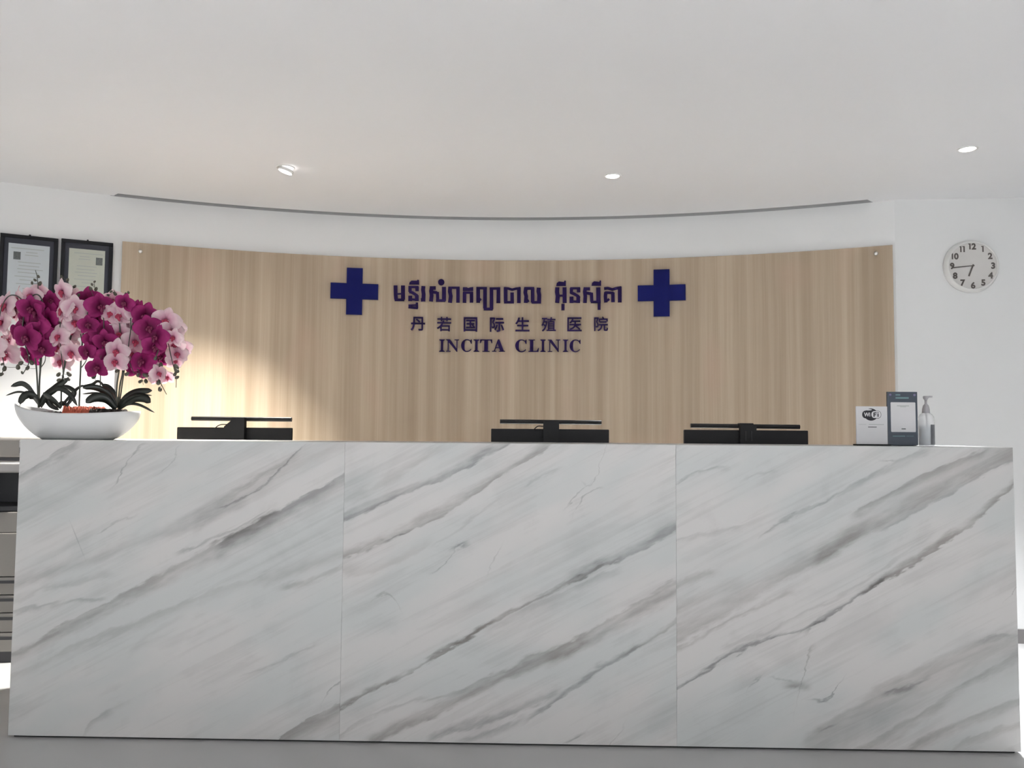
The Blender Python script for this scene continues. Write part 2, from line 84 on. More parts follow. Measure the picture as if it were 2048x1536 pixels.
def mat(name, col, rough=0.5, metal=0.0, vary=0.06, scale=30.0, bump=0.0, spec=0.5, trans=0.0, alpha=1.0, emit=0.0):
    m, nt, p = new_mat(name)
    tc = nt.nodes.new('ShaderNodeTexCoord')
    nz = nt.nodes.new('ShaderNodeTexNoise'); nz.inputs['Scale'].default_value = scale; nz.inputs['Detail'].default_value = 3
    nt.links.new(tc.outputs['Object'], nz.inputs['Vector'])
    mx = nt.nodes.new('ShaderNodeMix'); mx.data_type = 'RGBA'
    mx.inputs[6].default_value = tuple(c * (1 - vary) for c in col) + (1,)
    mx.inputs[7].default_value = tuple(min(1, c * (1 + vary)) for c in col) + (1,)
    nt.links.new(nz.outputs['Fac'], mx.inputs[0])
    nt.links.new(mx.outputs[2], p.inputs['Base Color'])
    p.inputs['Roughness'].default_value = rough
    p.inputs['Metallic'].default_value = metal
    p.inputs['Specular IOR Level'].default_value = spec
    p.inputs['Transmission Weight'].default_value = trans
    p.inputs['Alpha'].default_value = alpha
    if emit:
        p.inputs['Emission Color'].default_value = col + (1,)
        p.inputs['Emission Strength'].default_value = emit
    if bump:
        b = nt.nodes.new('ShaderNodeBump'); b.inputs['Strength'].default_value = bump; b.inputs['Distance'].default_value = 0.002
        nt.links.new(nz.outputs['Fac'], b.inputs['Height']); nt.links.new(b.outputs['Normal'], p.inputs['Normal'])
    return m

def empty(name, loc=(0, 0, 0), rz=0.0, label=None, cat=None, group=None):
    o = bpy.data.objects.new(name, None); COL.objects.link(o)
    o.location = loc; o.rotation_euler = (0, 0, rz); o.empty_display_size = 0.05
    tag(o, label, cat, group)
    return o

def tag(o, label=None, cat=None, group=None, kind=None):
    if label: o['label'] = label
    if cat: o['category'] = cat
    if group: o['group'] = group
    if kind: o['kind'] = kind
    return o

def link(name, me, material, parent=None, smooth=False):
    if material is not None and len(me.materials) == 0: me.materials.append(material)
    if smooth:
        for p in me.polygons: p.use_smooth = True
    o = bpy.data.objects.new(name, me); COL.objects.link(o)
    if parent is not None: o.parent = parent
    return o

def finish(name, bm, material, parent=None, smooth=False, recalc=True):
    if recalc: bmesh.ops.recalc_face_normals(bm, faces=bm.faces)
    me = bpy.data.meshes.new(name); bm.to_mesh(me); bm.free()
    return link(name, me, material, parent, smooth)

def add_box(bm, x0, x1, y0, y1, z0, z1, bev=0.0, M=None):
    r = bmesh.ops.create_cube(bm, size=1.0)
    vs = r['verts']
    for v in vs:
        v.co = Vector(((x0 + x1) / 2 + v.co.x * (x1 - x0), (y0 + y1) / 2 + v.co.y * (y1 - y0), (z0 + z1) / 2 + v.co.z * (z1 - z0)))
    if bev > 0:
        es = list({e for v in vs for e in v.link_edges})
        res = bmesh.ops.bevel(bm, geom=es, offset=bev, segments=2, profile=0.6, affect='EDGES')
        vs = list({v for f in res['faces'] for v in f.verts} | {v for v in vs if v.is_valid})
    if M is not None:
        for v in vs: v.co = M @ v.co
    return vs

def box(name, x0, x1, y0, y1, z0, z1, material, parent=None, bev=0.0, M=None):
    bm = bmesh.new(); add_box(bm, x0, x1, y0, y1, z0, z1, bev, M)
    return finish(name, bm, material, parent)

def lathe(bm, prof, n=32, center=(0, 0, 0), axis='z', cap=True):
    rings = []
    for r, h in prof:
        ring = []
        for i in range(n):
            a = 2 * PI * i / n
            if axis == 'z': co = (center[0] + r * math.cos(a), center[1] + r * math.sin(a), center[2] + h)
            elif axis == 'y': co = (center[0] + r * math.cos(a), center[1] + h, center[2] + r * math.sin(a))
            else: co = (center[0] + h, center[1] + r * math.cos(a), center[2] + r * math.sin(a))
            ring.append(bm.verts.new(co))
        rings.append(ring)
    for a, b in zip(rings, rings[1:]):
        for i in range(n):
            bm.faces.new((a[i], a[(i + 1) % n], b[(i + 1) % n], b[i]))
    if cap:
        if prof[0][0] > 1e-6: bm.faces.new(rings[0][::-1])
        if prof[-1][0] > 1e-6: bm.faces.new(rings[-1])

def catmull(pts, n=8):
    P = [Vector(p) for p in pts]
    P = [P[0] * 2 - P[1]] + P + [P[-1] * 2 - P[-2]]
    out = []
    for i in range(1, len(P) - 2):
        for k in range(n):
            t = k / n
            a, b, c, d = P[i - 1], P[i], P[i + 1], P[i + 2]
            out.append(0.5 * ((2 * b) + (c - a) * t + (2 * a - 5 * b + 4 * c - d) * t * t + (3 * b - a - 3 * c + d) * t ** 3))
    out.append(P[-2])
    return out

def tube(bm, pts, r0, r1=None, n=8):
    r1 = r0 if r1 is None else r1
    rings = []
    for i, p in enumerate(pts):
        t = (pts[min(i + 1, len(pts) - 1)] - pts[max(i - 1, 0)]).normalized()
        s = t.cross(Vector((0, 1, 0.01))).normalized(); q = s.cross(t)
        r = r0 + (r1 - r0) * i / max(1, len(pts) - 1)
        rings.append([bm.verts.new(p + s * (r * math.cos(2 * PI * k / n)) + q * (r * math.sin(2 * PI * k / n))) for k in range(n)])
    for a, b in zip(rings, rings[1:]):
        for k in range(n): bm.faces.new((a[k], a[(k + 1) % n], b[(k + 1) % n], b[k]))
    bm.faces.new(rings[0][::-1]); bm.faces.new(rings[-1])

def prism(bm, poly, d0, d1, fn):
    """poly in (s, z); fn(s, z, d) -> world point; d depth"""
    f = [bm.verts.new(fn(s, z, d1)) for s, z in poly]
    b = [bm.verts.new(fn(s, z, d0)) for s, z in poly]
    n = len(poly)
    bm.faces.new(f)
    for i in range(n): bm.faces.new((f[i], b[i], b[(i + 1) % n], f[(i + 1) % n]))

def ribbon(pts, w):
    """outline polygons of a stroke with square ends"""
    P = [Vector((a, b)) for a, b in pts]
    L, R = [], []
    for i, p in enumerate(P):
        t = (P[min(i + 1, len(P) - 1)] - P[max(i - 1, 0)]).normalized()
        n = Vector((-t.y, t.x)) * (w / 2)
        L.append(p + n); R.append(p - n)
    return [(v.x, v.y) for v in L + R[::-1]]

def on_panel(s, z, d):
    """s arc length along the wood panel, z height, d distance in front of its face"""
    a = s / RP
    return Vector((CX + (RP - d) * math.sin(a), CY + (RP - d) * math.cos(a), z))

def on_arc(ang, r, z):
    return Vector((CX + r * math.sin(ang), CY + r * math.cos(ang), z))

def text_verts(body, size, offset=0.0, bold_extrude=0.0):
    c = bpy.data.curves.new('txt', 'FONT'); c.body = body; c.size = size; c.offset = offset; c.extrude = bold_extrude
    c.resolution_u = 4
    o = bpy.data.objects.new('txt', c); COL.objects.link(o)
    bpy.context.view_layer.update()
    me = bpy.data.meshes.new_from_object(o.evaluated_get(bpy.context.evaluated_depsgraph_get()))
    bpy.data.objects.remove(o); bpy.data.curves.remove(c)
    xs = [v.co.x for v in me.vertices]; ys = [v.co.y for v in me.vertices]
    ox, oy = (min(xs) + max(xs)) / 2, (min(ys) + max(ys)) / 2
    for v in me.vertices: v.co.x -= ox; v.co.y -= oy
    return me, max(xs) - min(xs), max(ys) - min(ys)

# ------------------------------------------------------------------ materials
def wall_paint(name, col, rough=0.6):
    return mat(name, col, rough, vary=0.012, scale=3.0, spec=0.3)
M_WALL = wall_paint('wall_paint', (0.78, 0.78, 0.775))
M_CEIL = wall_paint('ceiling_paint', (0.83, 0.83, 0.842), 0.75)
M_FLOOR = mat('polished_floor_tile', (0.42, 0.415, 0.41), 0.22, vary=0.05, scale=2.0, spec=0.5)
M_SKIRT = mat('grey_skirting', (0.16, 0.15, 0.15), 0.4, vary=0.05)
M_SLOT_SHADE = mat('slot_shade_paint', (0.36, 0.36, 0.365), 0.8, vary=0.02)  # dark grey that paints shade into the ceiling gap
M_BLACK = mat('black_plastic', (0.006, 0.0055, 0.006), 0.5, spec=0.25, vary=0.15, scale=60)
M_BLACKSAT = mat('black_satin', (0.007, 0.006, 0.006), 0.42, spec=0.3, vary=0.1, scale=60)
M_WHITEPL = mat('white_plastic', (0.72, 0.71, 0.69), 0.35, vary=0.02)
M_FACE = mat('clock_face', (0.62, 0.60, 0.58), 0.5, vary=0.02)
M_CERAMIC = mat('white_ceramic', (0.60, 0.60, 0.60), 0.3, vary=0.015, scale=8)
M_SIGN = mat('navy_acrylic', (0.004, 0.006, 0.066), 0.5, vary=0.05, scale=20, spec=0.08)
M_LETTER = mat('dark_navy_acrylic', (0.012, 0.005, 0.042), 0.55, vary=0.08, scale=20, spec=0.08)
M_STEEL = mat('brushed_steel', (0.75, 0.72, 0.68), 0.3, metal=1.0, vary=0.05)
M_FRAME = mat('black_frame', (0.008, 0.008, 0.010), 0.5, vary=0.1, spec=0.2)
M_MAT = mat('charcoal_mount', (0.042, 0.044, 0.056), 0.75, vary=0.05, spec=0.2)
M_PAPER1 = mat('pale_blue_paper', srgb(186, 192, 196), 0.8, vary=0.03, scale=25)
M_PAPER2 = mat('cream_green_paper', srgb(180, 183, 172), 0.8, vary=0.05, scale=25)
M_INK = mat('faint_print', srgb(165, 169, 167), 0.8, vary=0.06, scale=90)
M_INK2 = mat('grey_photo_print', srgb(88, 92, 92), 0.7, vary=0.5, scale=140)
M_DARKINK = mat('black_print', (0.02, 0.018, 0.025), 0.6, vary=0.1)
M_CARD = mat('white_card', (0.66, 0.65, 0.66), 0.5, vary=0.02)
M_SLATE = mat('slate_acrylic', srgb(62, 70, 82), 0.25, vary=0.12, scale=14)
M_TEALPRINT = mat('teal_print', srgb(96, 124, 128), 0.5, vary=0.1)
M_LAV = mat('lavender_stud', srgb(110, 100, 135), 0.3, vary=0.1)
M_COPIER = mat('copier_grey', (0.20, 0.187, 0.175), 0.5, vary=0.03)
M_COPIERLT = mat('copier_light', (0.38, 0.365, 0.36), 0.45, vary=0.03)
M_COPIERDK = mat('copier_dark', (0.022, 0.022, 0.026), 0.4, vary=0.1)
M_WORK = mat('white_laminate', (0.6, 0.59, 0.57), 0.4, vary=0.02)

def emission(name, col, strength):
    m = bpy.data.materials.new(name); m.use_nodes = True
    nt = m.node_tree; nt.nodes.clear()
    e = nt.nodes.new('ShaderNodeEmission'); e.inputs[0].default_value = col + (1,); e.inputs[1].default_value = strength
    o = nt.nodes.new('ShaderNodeOutputMaterial'); nt.links.new(e.outputs[0], o.inputs[0])
    return m
M_LED = emission('led_lens', (1.0, 0.97, 0.95), 6.0)
M_LED.cycles.emission_sampling = 'NONE'      # the beam lamp in each fitting carries its light

def wood_material():
    m, nt, p = new_mat('oak_laminate')
    N = nt.nodes.new; L = nt.links.new
    uv = N('ShaderNodeTexCoord')
    def noise(sx, sy, detail, dist=0.0):
        mp = N('ShaderNodeMapping'); mp.inputs['Scale'].default_value = (sx, sy, 1)
        L(uv.outputs['UV'], mp.inputs['Vector'])
        n = N('ShaderNodeTexNoise'); n.noise_dimensions = '2D'
        n.inputs['Scale'].default_value = 1.0; n.inputs['Detail'].default_value = detail; n.inputs['Distortion'].default_value = dist
        L(mp.outputs[0], n.inputs['Vector']); return n
    broad = noise(5.5, 0.12, 2.0)
    strip = noise(22, 0.25, 3.0)
    fine = noise(150, 2.0, 3.0)
    patch = noise(4.0, 1.6, 1.0)
    def mr(src, a, b, c, d):
        r = N('ShaderNodeMapRange'); r.inputs[1].default_value = a; r.inputs[2].default_value = b; r.inputs[3].default_value = c; r.inputs[4].default_value = d
        L(src, r.inputs[0]); return r.outputs[0]
    def math_(op, a, b):
        q = N('ShaderNodeMath'); q.operation = op
        for i, v in enumerate((a, b)):
            if isinstance(v, float): q.inputs[i].default_value = v
            else: L(v, q.inputs[i])
        return q.outputs[0]
    f = math_('ADD', mr(broad.outputs['Fac'], .3, .7, 0, .40), mr(strip.outputs['Fac'], .3, .7, 0, .42))
    f = math_('ADD', f, mr(fine.outputs['Fac'], .3, .7, 0, .18))
    cr = N('ShaderNodeValToRGB'); L(f, cr.inputs[0])
    e = cr.color_ramp.elements
    e[0].position = 0.15; e[0].color = (0.305, 0.232, 0.162, 1)
    e[1].position = 0.85; e[1].color = (0.425, 0.339, 0.25, 1)
    k = cr.color_ramp.elements.new(0.5); k.color = (0.364, 0.284, 0.205, 1)
    mx = N('ShaderNodeMix'); mx.data_type = 'RGBA'
    L(math_('MULTIPLY', mr(patch.outputs['Fac'], .6, .8, 0, 1), .35), mx.inputs[0])
    L(cr.outputs[0], mx.inputs[6]); mx.inputs[7].default_value = (0.41, 0.28, 0.21, 1)
    L(mx.outputs[2], p.inputs['Base Color'])
    p.inputs['Roughness'].default_value = 0.5; p.inputs['Specular IOR Level'].default_value = 0.35
    bp = N('ShaderNodeBump'); bp.inputs['Strength'].default_value = 0.08; bp.inputs['Distance'].default_value = 0.001
    L(fine.outputs['Fac'], bp.inputs['Height']); L(bp.outputs[0], p.inputs['Normal'])
    return m
M_WOOD = wood_material()

# ---- marble: a soft clouded ground, fine diagonal streaks, and the veins of each slab
def vein_group():
    g = bpy.data.node_groups.new('vein', 'ShaderNodeTree')
    for n in ('x', 'z', 'a', 'b', 'c', 'x0', 'x1', 'wu', 'wd', 'st', 'mod'):
        g.interface.new_socket(n, in_out='INPUT', socket_type='NodeSocketFloat')
    g.interface.new_socket('keep', in_out='OUTPUT', socket_type='NodeSocketFloat')
    gi = g.nodes.new('NodeGroupInput'); go = g.nodes.new('NodeGroupOutput')
    L = g.links.new; I = gi.outputs
    def m(op, a, b, c=None):
        q = g.nodes.new('ShaderNodeMath'); q.operation = op
        for i, v in enumerate((a, b, c)):
            if v is None: continue
            if isinstance(v, (int, float)): q.inputs[i].default_value = v
            else: L(v, q.inputs[i])
        return q.outputs[0]
    def mr(v, a, b, c, d):
        q = g.nodes.new('ShaderNodeMapRange'); q.interpolation_type = 'SMOOTHSTEP'
        for i, w in enumerate((v, a, b, c, d)):
            if isinstance(w, (int, float)): q.inputs[i].default_value = w
            else: L(w, q.inputs[i])
        return q.outputs[0]
    zc = m('ADD', m('MULTIPLY', m('ADD', m('MULTIPLY', I['c'], I['x']), I['b']), I['x']), I['a'])
    d = m('SUBTRACT', I['z'], zc)
    prof = m('MULTIPLY', mr(d, 0.0, I['wu'], 1.0, 0.0), mr(d, m('MULTIPLY', I['wd'], -1.0), 0.0, 0.0, 1.0))
    ext = m('MULTIPLY', mr(I['x'], m('SUBTRACT', I['x0'], .035), m('ADD', I['x0'], .015), 0.0, 1.0), mr(I['x'], m('SUBTRACT', I['x1'], .015), m('ADD', I['x1'], .035), 1.0, 0.0))
    keep = m('SUBTRACT', 1.0, m('MULTIPLY', m('MULTIPLY', prof, ext), m('MULTIPLY', I['st'], I['mod'])))
    L(keep, go.inputs['keep'])
    return g
VEIN = vein_group()

def marble(name, veins, x_lo=-9, x_hi=9, seed=0.0):
    m, nt, p = new_mat(name)
    N = nt.nodes.new; L = nt.links.new
    tc = N('ShaderNodeTexCoord')
    def mapping(scale, rot=0.0, loc=(0, 0, 0)):
        mp = N('ShaderNodeMapping'); mp.vector_type = 'TEXTURE'
        mp.inputs['Scale'].default_value = scale; mp.inputs['Rotation'].default_value = (0, rot, 0); mp.inputs['Location'].default_value = loc
        L(tc.outputs['Object'], mp.inputs['Vector']); return mp.outputs[0]
    def noise(vec, scale, detail=4.0, dist=0.0, rough=0.55):
        n = N('ShaderNodeTexNoise'); n.inputs['Scale'].default_value = scale; n.inputs['Detail'].default_value = detail
        n.inputs['Distortion'].default_value = dist; n.inputs['Roughness'].default_value = rough
        L(vec, n.inputs['Vector']); return n
    def math_(op, a, b=None):
        q = N('ShaderNodeMath'); q.operation = op
        for i, v in enumerate((a, b)):
            if v is None: continue
            if isinstance(v, (int, float)): q.inputs[i].default_value = v
            else: L(v, q.inputs[i])
        return q.outputs[0]
    def mr(v, a, b, c, d, smooth=True):
        q = N('ShaderNodeMapRange')
        if smooth: q.interpolation_type = 'SMOOTHSTEP'
        for i, w in enumerate((a, b, c, d)): q.inputs[i + 1].default_value = w
        L(v, q.inputs[0]); return q.outputs[0]
    A = math.radians(-27)
    off = (seed * 3.1, seed, seed * 1.7)
    along = mapping((0.55, 1.0, 0.16), A, off)
    w1 = noise(along, 2.2, 3.0)
    w2 = noise(along, 9.0, 4.0)
    sep = N('ShaderNodeSeparateXYZ'); L(tc.outputs['Object'], sep.inputs[0])
    wob = math_('ADD', mr(w1.outputs['Fac'], 0, 1, -.028, .028, False), mr(w2.outputs['Fac'], 0, 1, -.016, .016, False))
    X = math_('ADD', sep.outputs['X'], math_('MULTIPLY', wob, -0.45))
    Z = math_('ADD', sep.outputs['Z'], wob)
    streak = noise(mapping((1.1, 1.0, 0.035), A, off), 1.6, 6.0, 0.6, 0.62)
    modn = noise(mapping((0.25, 1.0, 0.05), A, off), 1.6, 4.0, 0.4)
    mod = mr(modn.outputs['Fac'], .28, .66, 0.6, 1.25)
    keep = {0: None, 1: None}
    for (a, b, c, x0, x1, wu, wd, st, kind) in veins:
        g = N('ShaderNodeGroup'); g.node_tree = VEIN
        if x0 < x_lo + .05: x0 = x_lo - .2
        if x1 > x_hi - .05: x1 = x_hi + .2
        for k, v in dict(a=a, b=b, c=c, x0=x0, x1=x1, wu=wu, wd=wd, st=st * VEIN_GAIN).items(): g.inputs[k].default_value = v
        L(X, g.inputs['x']); L(Z, g.inputs['z']); L(mod, g.inputs['mod'])
        keep[kind] = g.outputs[0] if keep[kind] is None else math_('MULTIPLY', keep[kind], g.outputs[0])
    cloud = noise(mapping((0.8, 1, 0.5), A, off), 2.6, 5.0, 0.8)
    tint = noise(mapping((0.9, 1, 0.35), A, off), 2.0, 2.0)
    ground = N('ShaderNodeMix'); ground.data_type = 'RGBA'
    ground.inputs[6].default_value = (0.505, 0.515, 0.508, 1); ground.inputs[7].default_value = (0.565, 0.547, 0.535, 1)
    L(mr(tint.outputs['Fac'], .35, .65, 0, 1), ground.inputs[0])
    shade = math_('MULTIPLY', mr(cloud.outputs['Fac'], .3, .62, 0.92, 1.04), mr(streak.outputs['Fac'], .36, .6, 0.93, 1.02))
    # warm streaky areas beside the veins
    soft = noise(mapping((1.3, 1, 0.14), A, off), 1.5, 3.0, 0.3)
    shade = math_('MULTIPLY', shade, mr(soft.outputs['Fac'], .32, .55, 0.93, 1.02))
    col = ground.outputs[2]
    def mul(colour, fac, dark):
        # fac 1 keeps the ground, 0 gives ground * dark
        mx = N('ShaderNodeMix'); mx.data_type = 'RGBA'; mx.blend_type = 'MULTIPLY'
        inv = math_('SUBTRACT', 1.0, fac)
        L(inv, mx.inputs[0]); L(colour, mx.inputs[6]); mx.inputs[7].default_value = dark; return mx.outputs[2]
    col = mul(col, shade, (0.0, 0.0, 0.0, 1))
    if keep[0] is not None: col = mul(col, keep[0], (0.02, 0.02, 0.03, 1))
    if keep[1] is not None: col = mul(col, keep[1], (0.10, 0.06, 0.03, 1))
    L(col, p.inputs['Base Color'])
    p.inputs['Roughness'].default_value = 0.33; p.inputs['Specular IOR Level'].default_value = 0.4
    return m
VEIN_GAIN = 1.1
M_MARBLE = [marble('marble_slab_%s' % n, VEINS[i], -1.8 + 1.2 * i, -0.6 + 1.2 * i, (0.3, 1.9, 4.2)[i]) for i, n in enumerate(('a', 'b', 'c'))]
M_MARBLE_TOP = marble('marble_top', [], seed=7.7)

# ------------------------------------------------------------------ the room
def struct(o): tag(o, kind='structure'); return o

bm = bmesh.new()
add_box(bm, X_LEFT - .2, X_RIGHT + .2, Y_FRONT - .2, 2.3, -0.12, 0.0)
struct(finish('floor', bm, M_FLOOR))

A0, A1 = math.radians(-46.0), math.radians(23.8)
S0, S1 = math.radians(-25.5), math.radians(22.6)       # ends of the shadow gap
def arc_shell(name, a0, a1, ri, ro, z0, z1, material, n=90, parent=None, uv=False):
    bm = bmesh.new()
    g = []
    for i in range(n + 1):
        a = a0 + (a1 - a0) * i / n
        g.append([bm.verts.new(on_arc(a, ri, z0)), bm.verts.new(on_arc(a, ri, z1)), bm.verts.new(on_arc(a, ro, z1)), bm.verts.new(on_arc(a, ro, z0))])
    for a, b in zip(g, g[1:]):
        for k in range(4): bm.faces.new((a[k], b[k], b[(k + 1) % 4], a[(k + 1) % 4]))
    bm.faces.new(g[0]); bm.faces.new(g[-1][::-1])
    if uv:
        ul = bm.loops.layers.uv.new('UVMap')
        for f in bm.faces:
            for l in f.loops:
                a = math.atan2(l.vert.co.x - CX, l.vert.co.y - CY)
                l[ul].uv = (a * ri, l.vert.co.z)
    return finish(name, bm, material, parent)
struct(arc_shell('wall_back', A0, A1, RW, RW + .14, 0.0, HC + .12, M_WALL, 120))

def slab(name, p0, p1, th, z0, z1, material):
    """upright slab from p0 to p1, its visible face on the line, thickness to the right of p0->p1 negated"""
    a, b = Vector(p0), Vector(p1)
    n = Vector((-(b - a).y, (b - a).x)).normalized() * th
    bm = bmesh.new()
    q = [a, b, b + n, a + n]
    lo = [bm.verts.new((v.x, v.y, z0)) for v in q]; hi = [bm.verts.new((v.x, v.y, z1)) for v in q]
    bm.faces.new(lo[::-1]); bm.faces.new(hi)
    for i in range(4): bm.faces.new((lo[i], lo[(i + 1) % 4], hi[(i + 1) % 4], hi[i]))
    return finish(name, bm, material)
PR0 = on_arc(A1, RW, 0); PR1 = Vector((X_RIGHT, 1.41, 0))
struct(slab('wall_right', (PR0.x, PR0.y), (PR1.x, PR1.y), .14, 0, HC + .12, M_WALL))
struct(slab('wall_far_right', (X_RIGHT, 1.41), (X_RIGHT, Y_FRONT), .14, 0, HC + .12, M_WALL))
PL = on_arc(A0, RW, 0)
struct(slab('wall_left', (PL.x, Y_FRONT), (PL.x, PL.y), .14, 0, HC + .12, M_WALL))
# street side: sill, head and glazing, unseen window added for light
bm = bmesh.new()
add_box(bm, PL.x, X_RIGHT, Y_FRONT - .14, Y_FRONT, 0, .14)
add_box(bm, PL.x, X_RIGHT, Y_FRONT - .14, Y_FRONT, 2.38, HC + .12)
struct(finish('wall_front', bm, M_WALL))
M_GLASS = mat('window_glass', (0.9, 0.95, 0.95), 0.03, vary=0.0, trans=1.0)
win = empty('added_window_1', (0.2, Y_FRONT - .07, 0.14)); struct(win)
for k in range(6):
    x = -3.9 + k * 1.56
    box('mullion', x - .03, x + .03, -.03, .03, 0, 2.24, M_SKIRT, win)
for k in range(5):
    x = -3.87 + k * 1.56
    box('pane', x, x + 1.5, -.004, .004, 0, 2.24, M_GLASS, win)

# ceiling with a narrow shadow gap along the curved wall
bm = bmesh.new()
outl = []
n = 140
for i in range(n + 1):
    a = A0 + (A1 - A0) * i / n
    d = math.degrees(a)
    gap = 0.06 if S0 < a < S1 else -0.05
    outl.append(on_arc(a, RW - gap, 0))
outl += [Vector((PR0.x + .1, PR0.y + .06, 0)), Vector((X_RIGHT + .05, 1.46, 0)), Vector((X_RIGHT + .05, Y_FRONT - .1, 0)), Vector((PL.x - .05, Y_FRONT - .1, 0))]
lo = [bm.verts.new((v.x, v.y, HC)) for v in outl]; hi = [bm.verts.new((v.x, v.y, HC + .1)) for v in outl]
bm.faces.new(lo); bm.faces.new(hi[::-1])
for i in range(len(lo)): bm.faces.new((lo[i], lo[(i + 1) % len(lo)], hi[(i + 1) % len(lo)], hi[i]))
struct(finish('ceiling', bm, M_CEIL))
struct(arc_shell('trim_1', S0, S1, RW - .11, RW + .02, HC + .085, HC + .1, M_SLOT_SHADE, 80))
struct(arc_shell('gap_shade_strip', S0, S1, RW - .004, RW + .01, HC - .002, HC + .085, M_SLOT_SHADE, 80))  # dark strip on the wall, added to deepen the shade in the gap

# baseboards
struct(arc_shell('baseboard_back', math.radians(-45.5), math.radians(-24.9), RW - .012, RW, 0, .075, M_SKIRT, 30))
dv = (PR1 - PR0).normalized(); nv = Vector((dv.y, -dv.x, 0))
q0 = PR0 + nv * .012 + dv * .02
struct(slab('baseboard_right', (q0.x, q0.y), (PR1.x - .01, PR1.y + nv.y * .012), .012, 0, .075, M_SKIRT))

# ------------------------------------------------------------------ wood feature panel
PA0, PA1 = math.radians(-24.74), math.radians(23.65)
panel = arc_shell('wood_panel', PA0, PA1, RP, RP + .017, 0.0, 2.162, M_WOOD, 90, uv=True)
tag(panel, 'wide curved oak-look panel on the back wall carrying the blue sign', 'wall panel')
for s, z in ((-23.72, 2.113), (22.73, 2.12)):
    bm = bmesh.new()
    lathe(bm, [(.011, -.002), (.011, .004), (.009, .007), (0.0001, .008)], 20, axis='y')
    for v in bm.verts: v.co.y = -v.co.y
    o = finish('screw_cap', bm, M_STEEL, panel, True)
    a = math.radians(s); o.location = on_arc(a, RP, z); o.rotation_euler = (0, 0, -a)
    tag(o, 'small pale round screw cap')

# ------------------------------------------------------------------ sign: crosses and three lines of lettering
LD = 0.012
def cross_thing(sc, zc, label):
    a = 0.0475; b = 0.142
    bm = bmesh.new()
    pl = [(-a, b), (-a, a), (-b, a), (-b, -a), (-a, -a), (-a, -b), (a, -b), (a, -a), (b, -a), (b, a), (a, a), (a, b)]
    prism(bm, [(x + sc, y + zc) for x, y in pl], 0.0, 0.016, on_panel)
    o = finish('blue_cross', bm, M_SIGN); tag(o, label, 'cross', 'blue crosses on the sign panel')
    return o
cross_thing(-0.975, 1.949, 'navy blue cross on the oak panel, the left one, nearer the orchids')
cross_thing(0.893, 1.949, 'navy blue cross on the oak panel, the right one, nearer the clock')

def letter_obj(polys, parent, name='letter', disks=(), grow=0.0):
    bm = bmesh.new()
    for i, pl in enumerate(polys): prism(bm, pl, 0.0, LD + 0.00015 * (i % 5), on_panel)
    for (s, z), r in disks:
        prism(bm, [(s + r * math.cos(2 * PI * k / 24), z + r * math.sin(2 * PI * k / 24)) for k in range(24)], 0.0, LD, on_panel)
    return finish(name, bm, M_LETTER, parent)

kh = empty('khmer_lettering', on_panel(0, 1.9, 0), 0, 'top line of the sign, bold dark blue Khmer letters between the crosses', 'lettering', 'lines of lettering on the sign')
def keep_world(parent):
    for c in parent.children: c.matrix_parent_inverse = Matrix.Translation(-parent.location)
for L_ in KHMER:
    polys, disks = [], []
    for s in L_:
        if s[0] == 'p': polys.append([(x / 1000, z / 1000) for x, z in s[1]])
        elif s[0] == 'o': disks.append(((s[1][0] / 1000, s[1][1] / 1000), s[2] / 1000))
        else: polys.append(ribbon([(x / 1000, z / 1000) for x, z in s[1]], s[2] / 1000))
    letter_obj(polys, kh, 'letter', disks)
keep_world(kh)

zh = empty('chinese_lettering', on_panel(0, 1.76, 0), 0, 'middle line of the sign, eight spaced dark blue Chinese characters', 'lettering', 'lines of lettering on the sign')
for ch, (s, z) in zip('丹若国际生殖医院', CHINESE):
    me, w, h = text_verts(ch, 0.098, 0.0014 if ch in '丹国际生' else 0.0007, LD / 2)
    k = 0.088 / max(w, h)
    for v in me.vertices: v.co = on_panel(s / 1000 + v.co.x * k, z / 1000 + v.co.y * k, v.co.z + LD / 2)
    link('letter', me, M_LETTER, zh)
keep_world(zh)

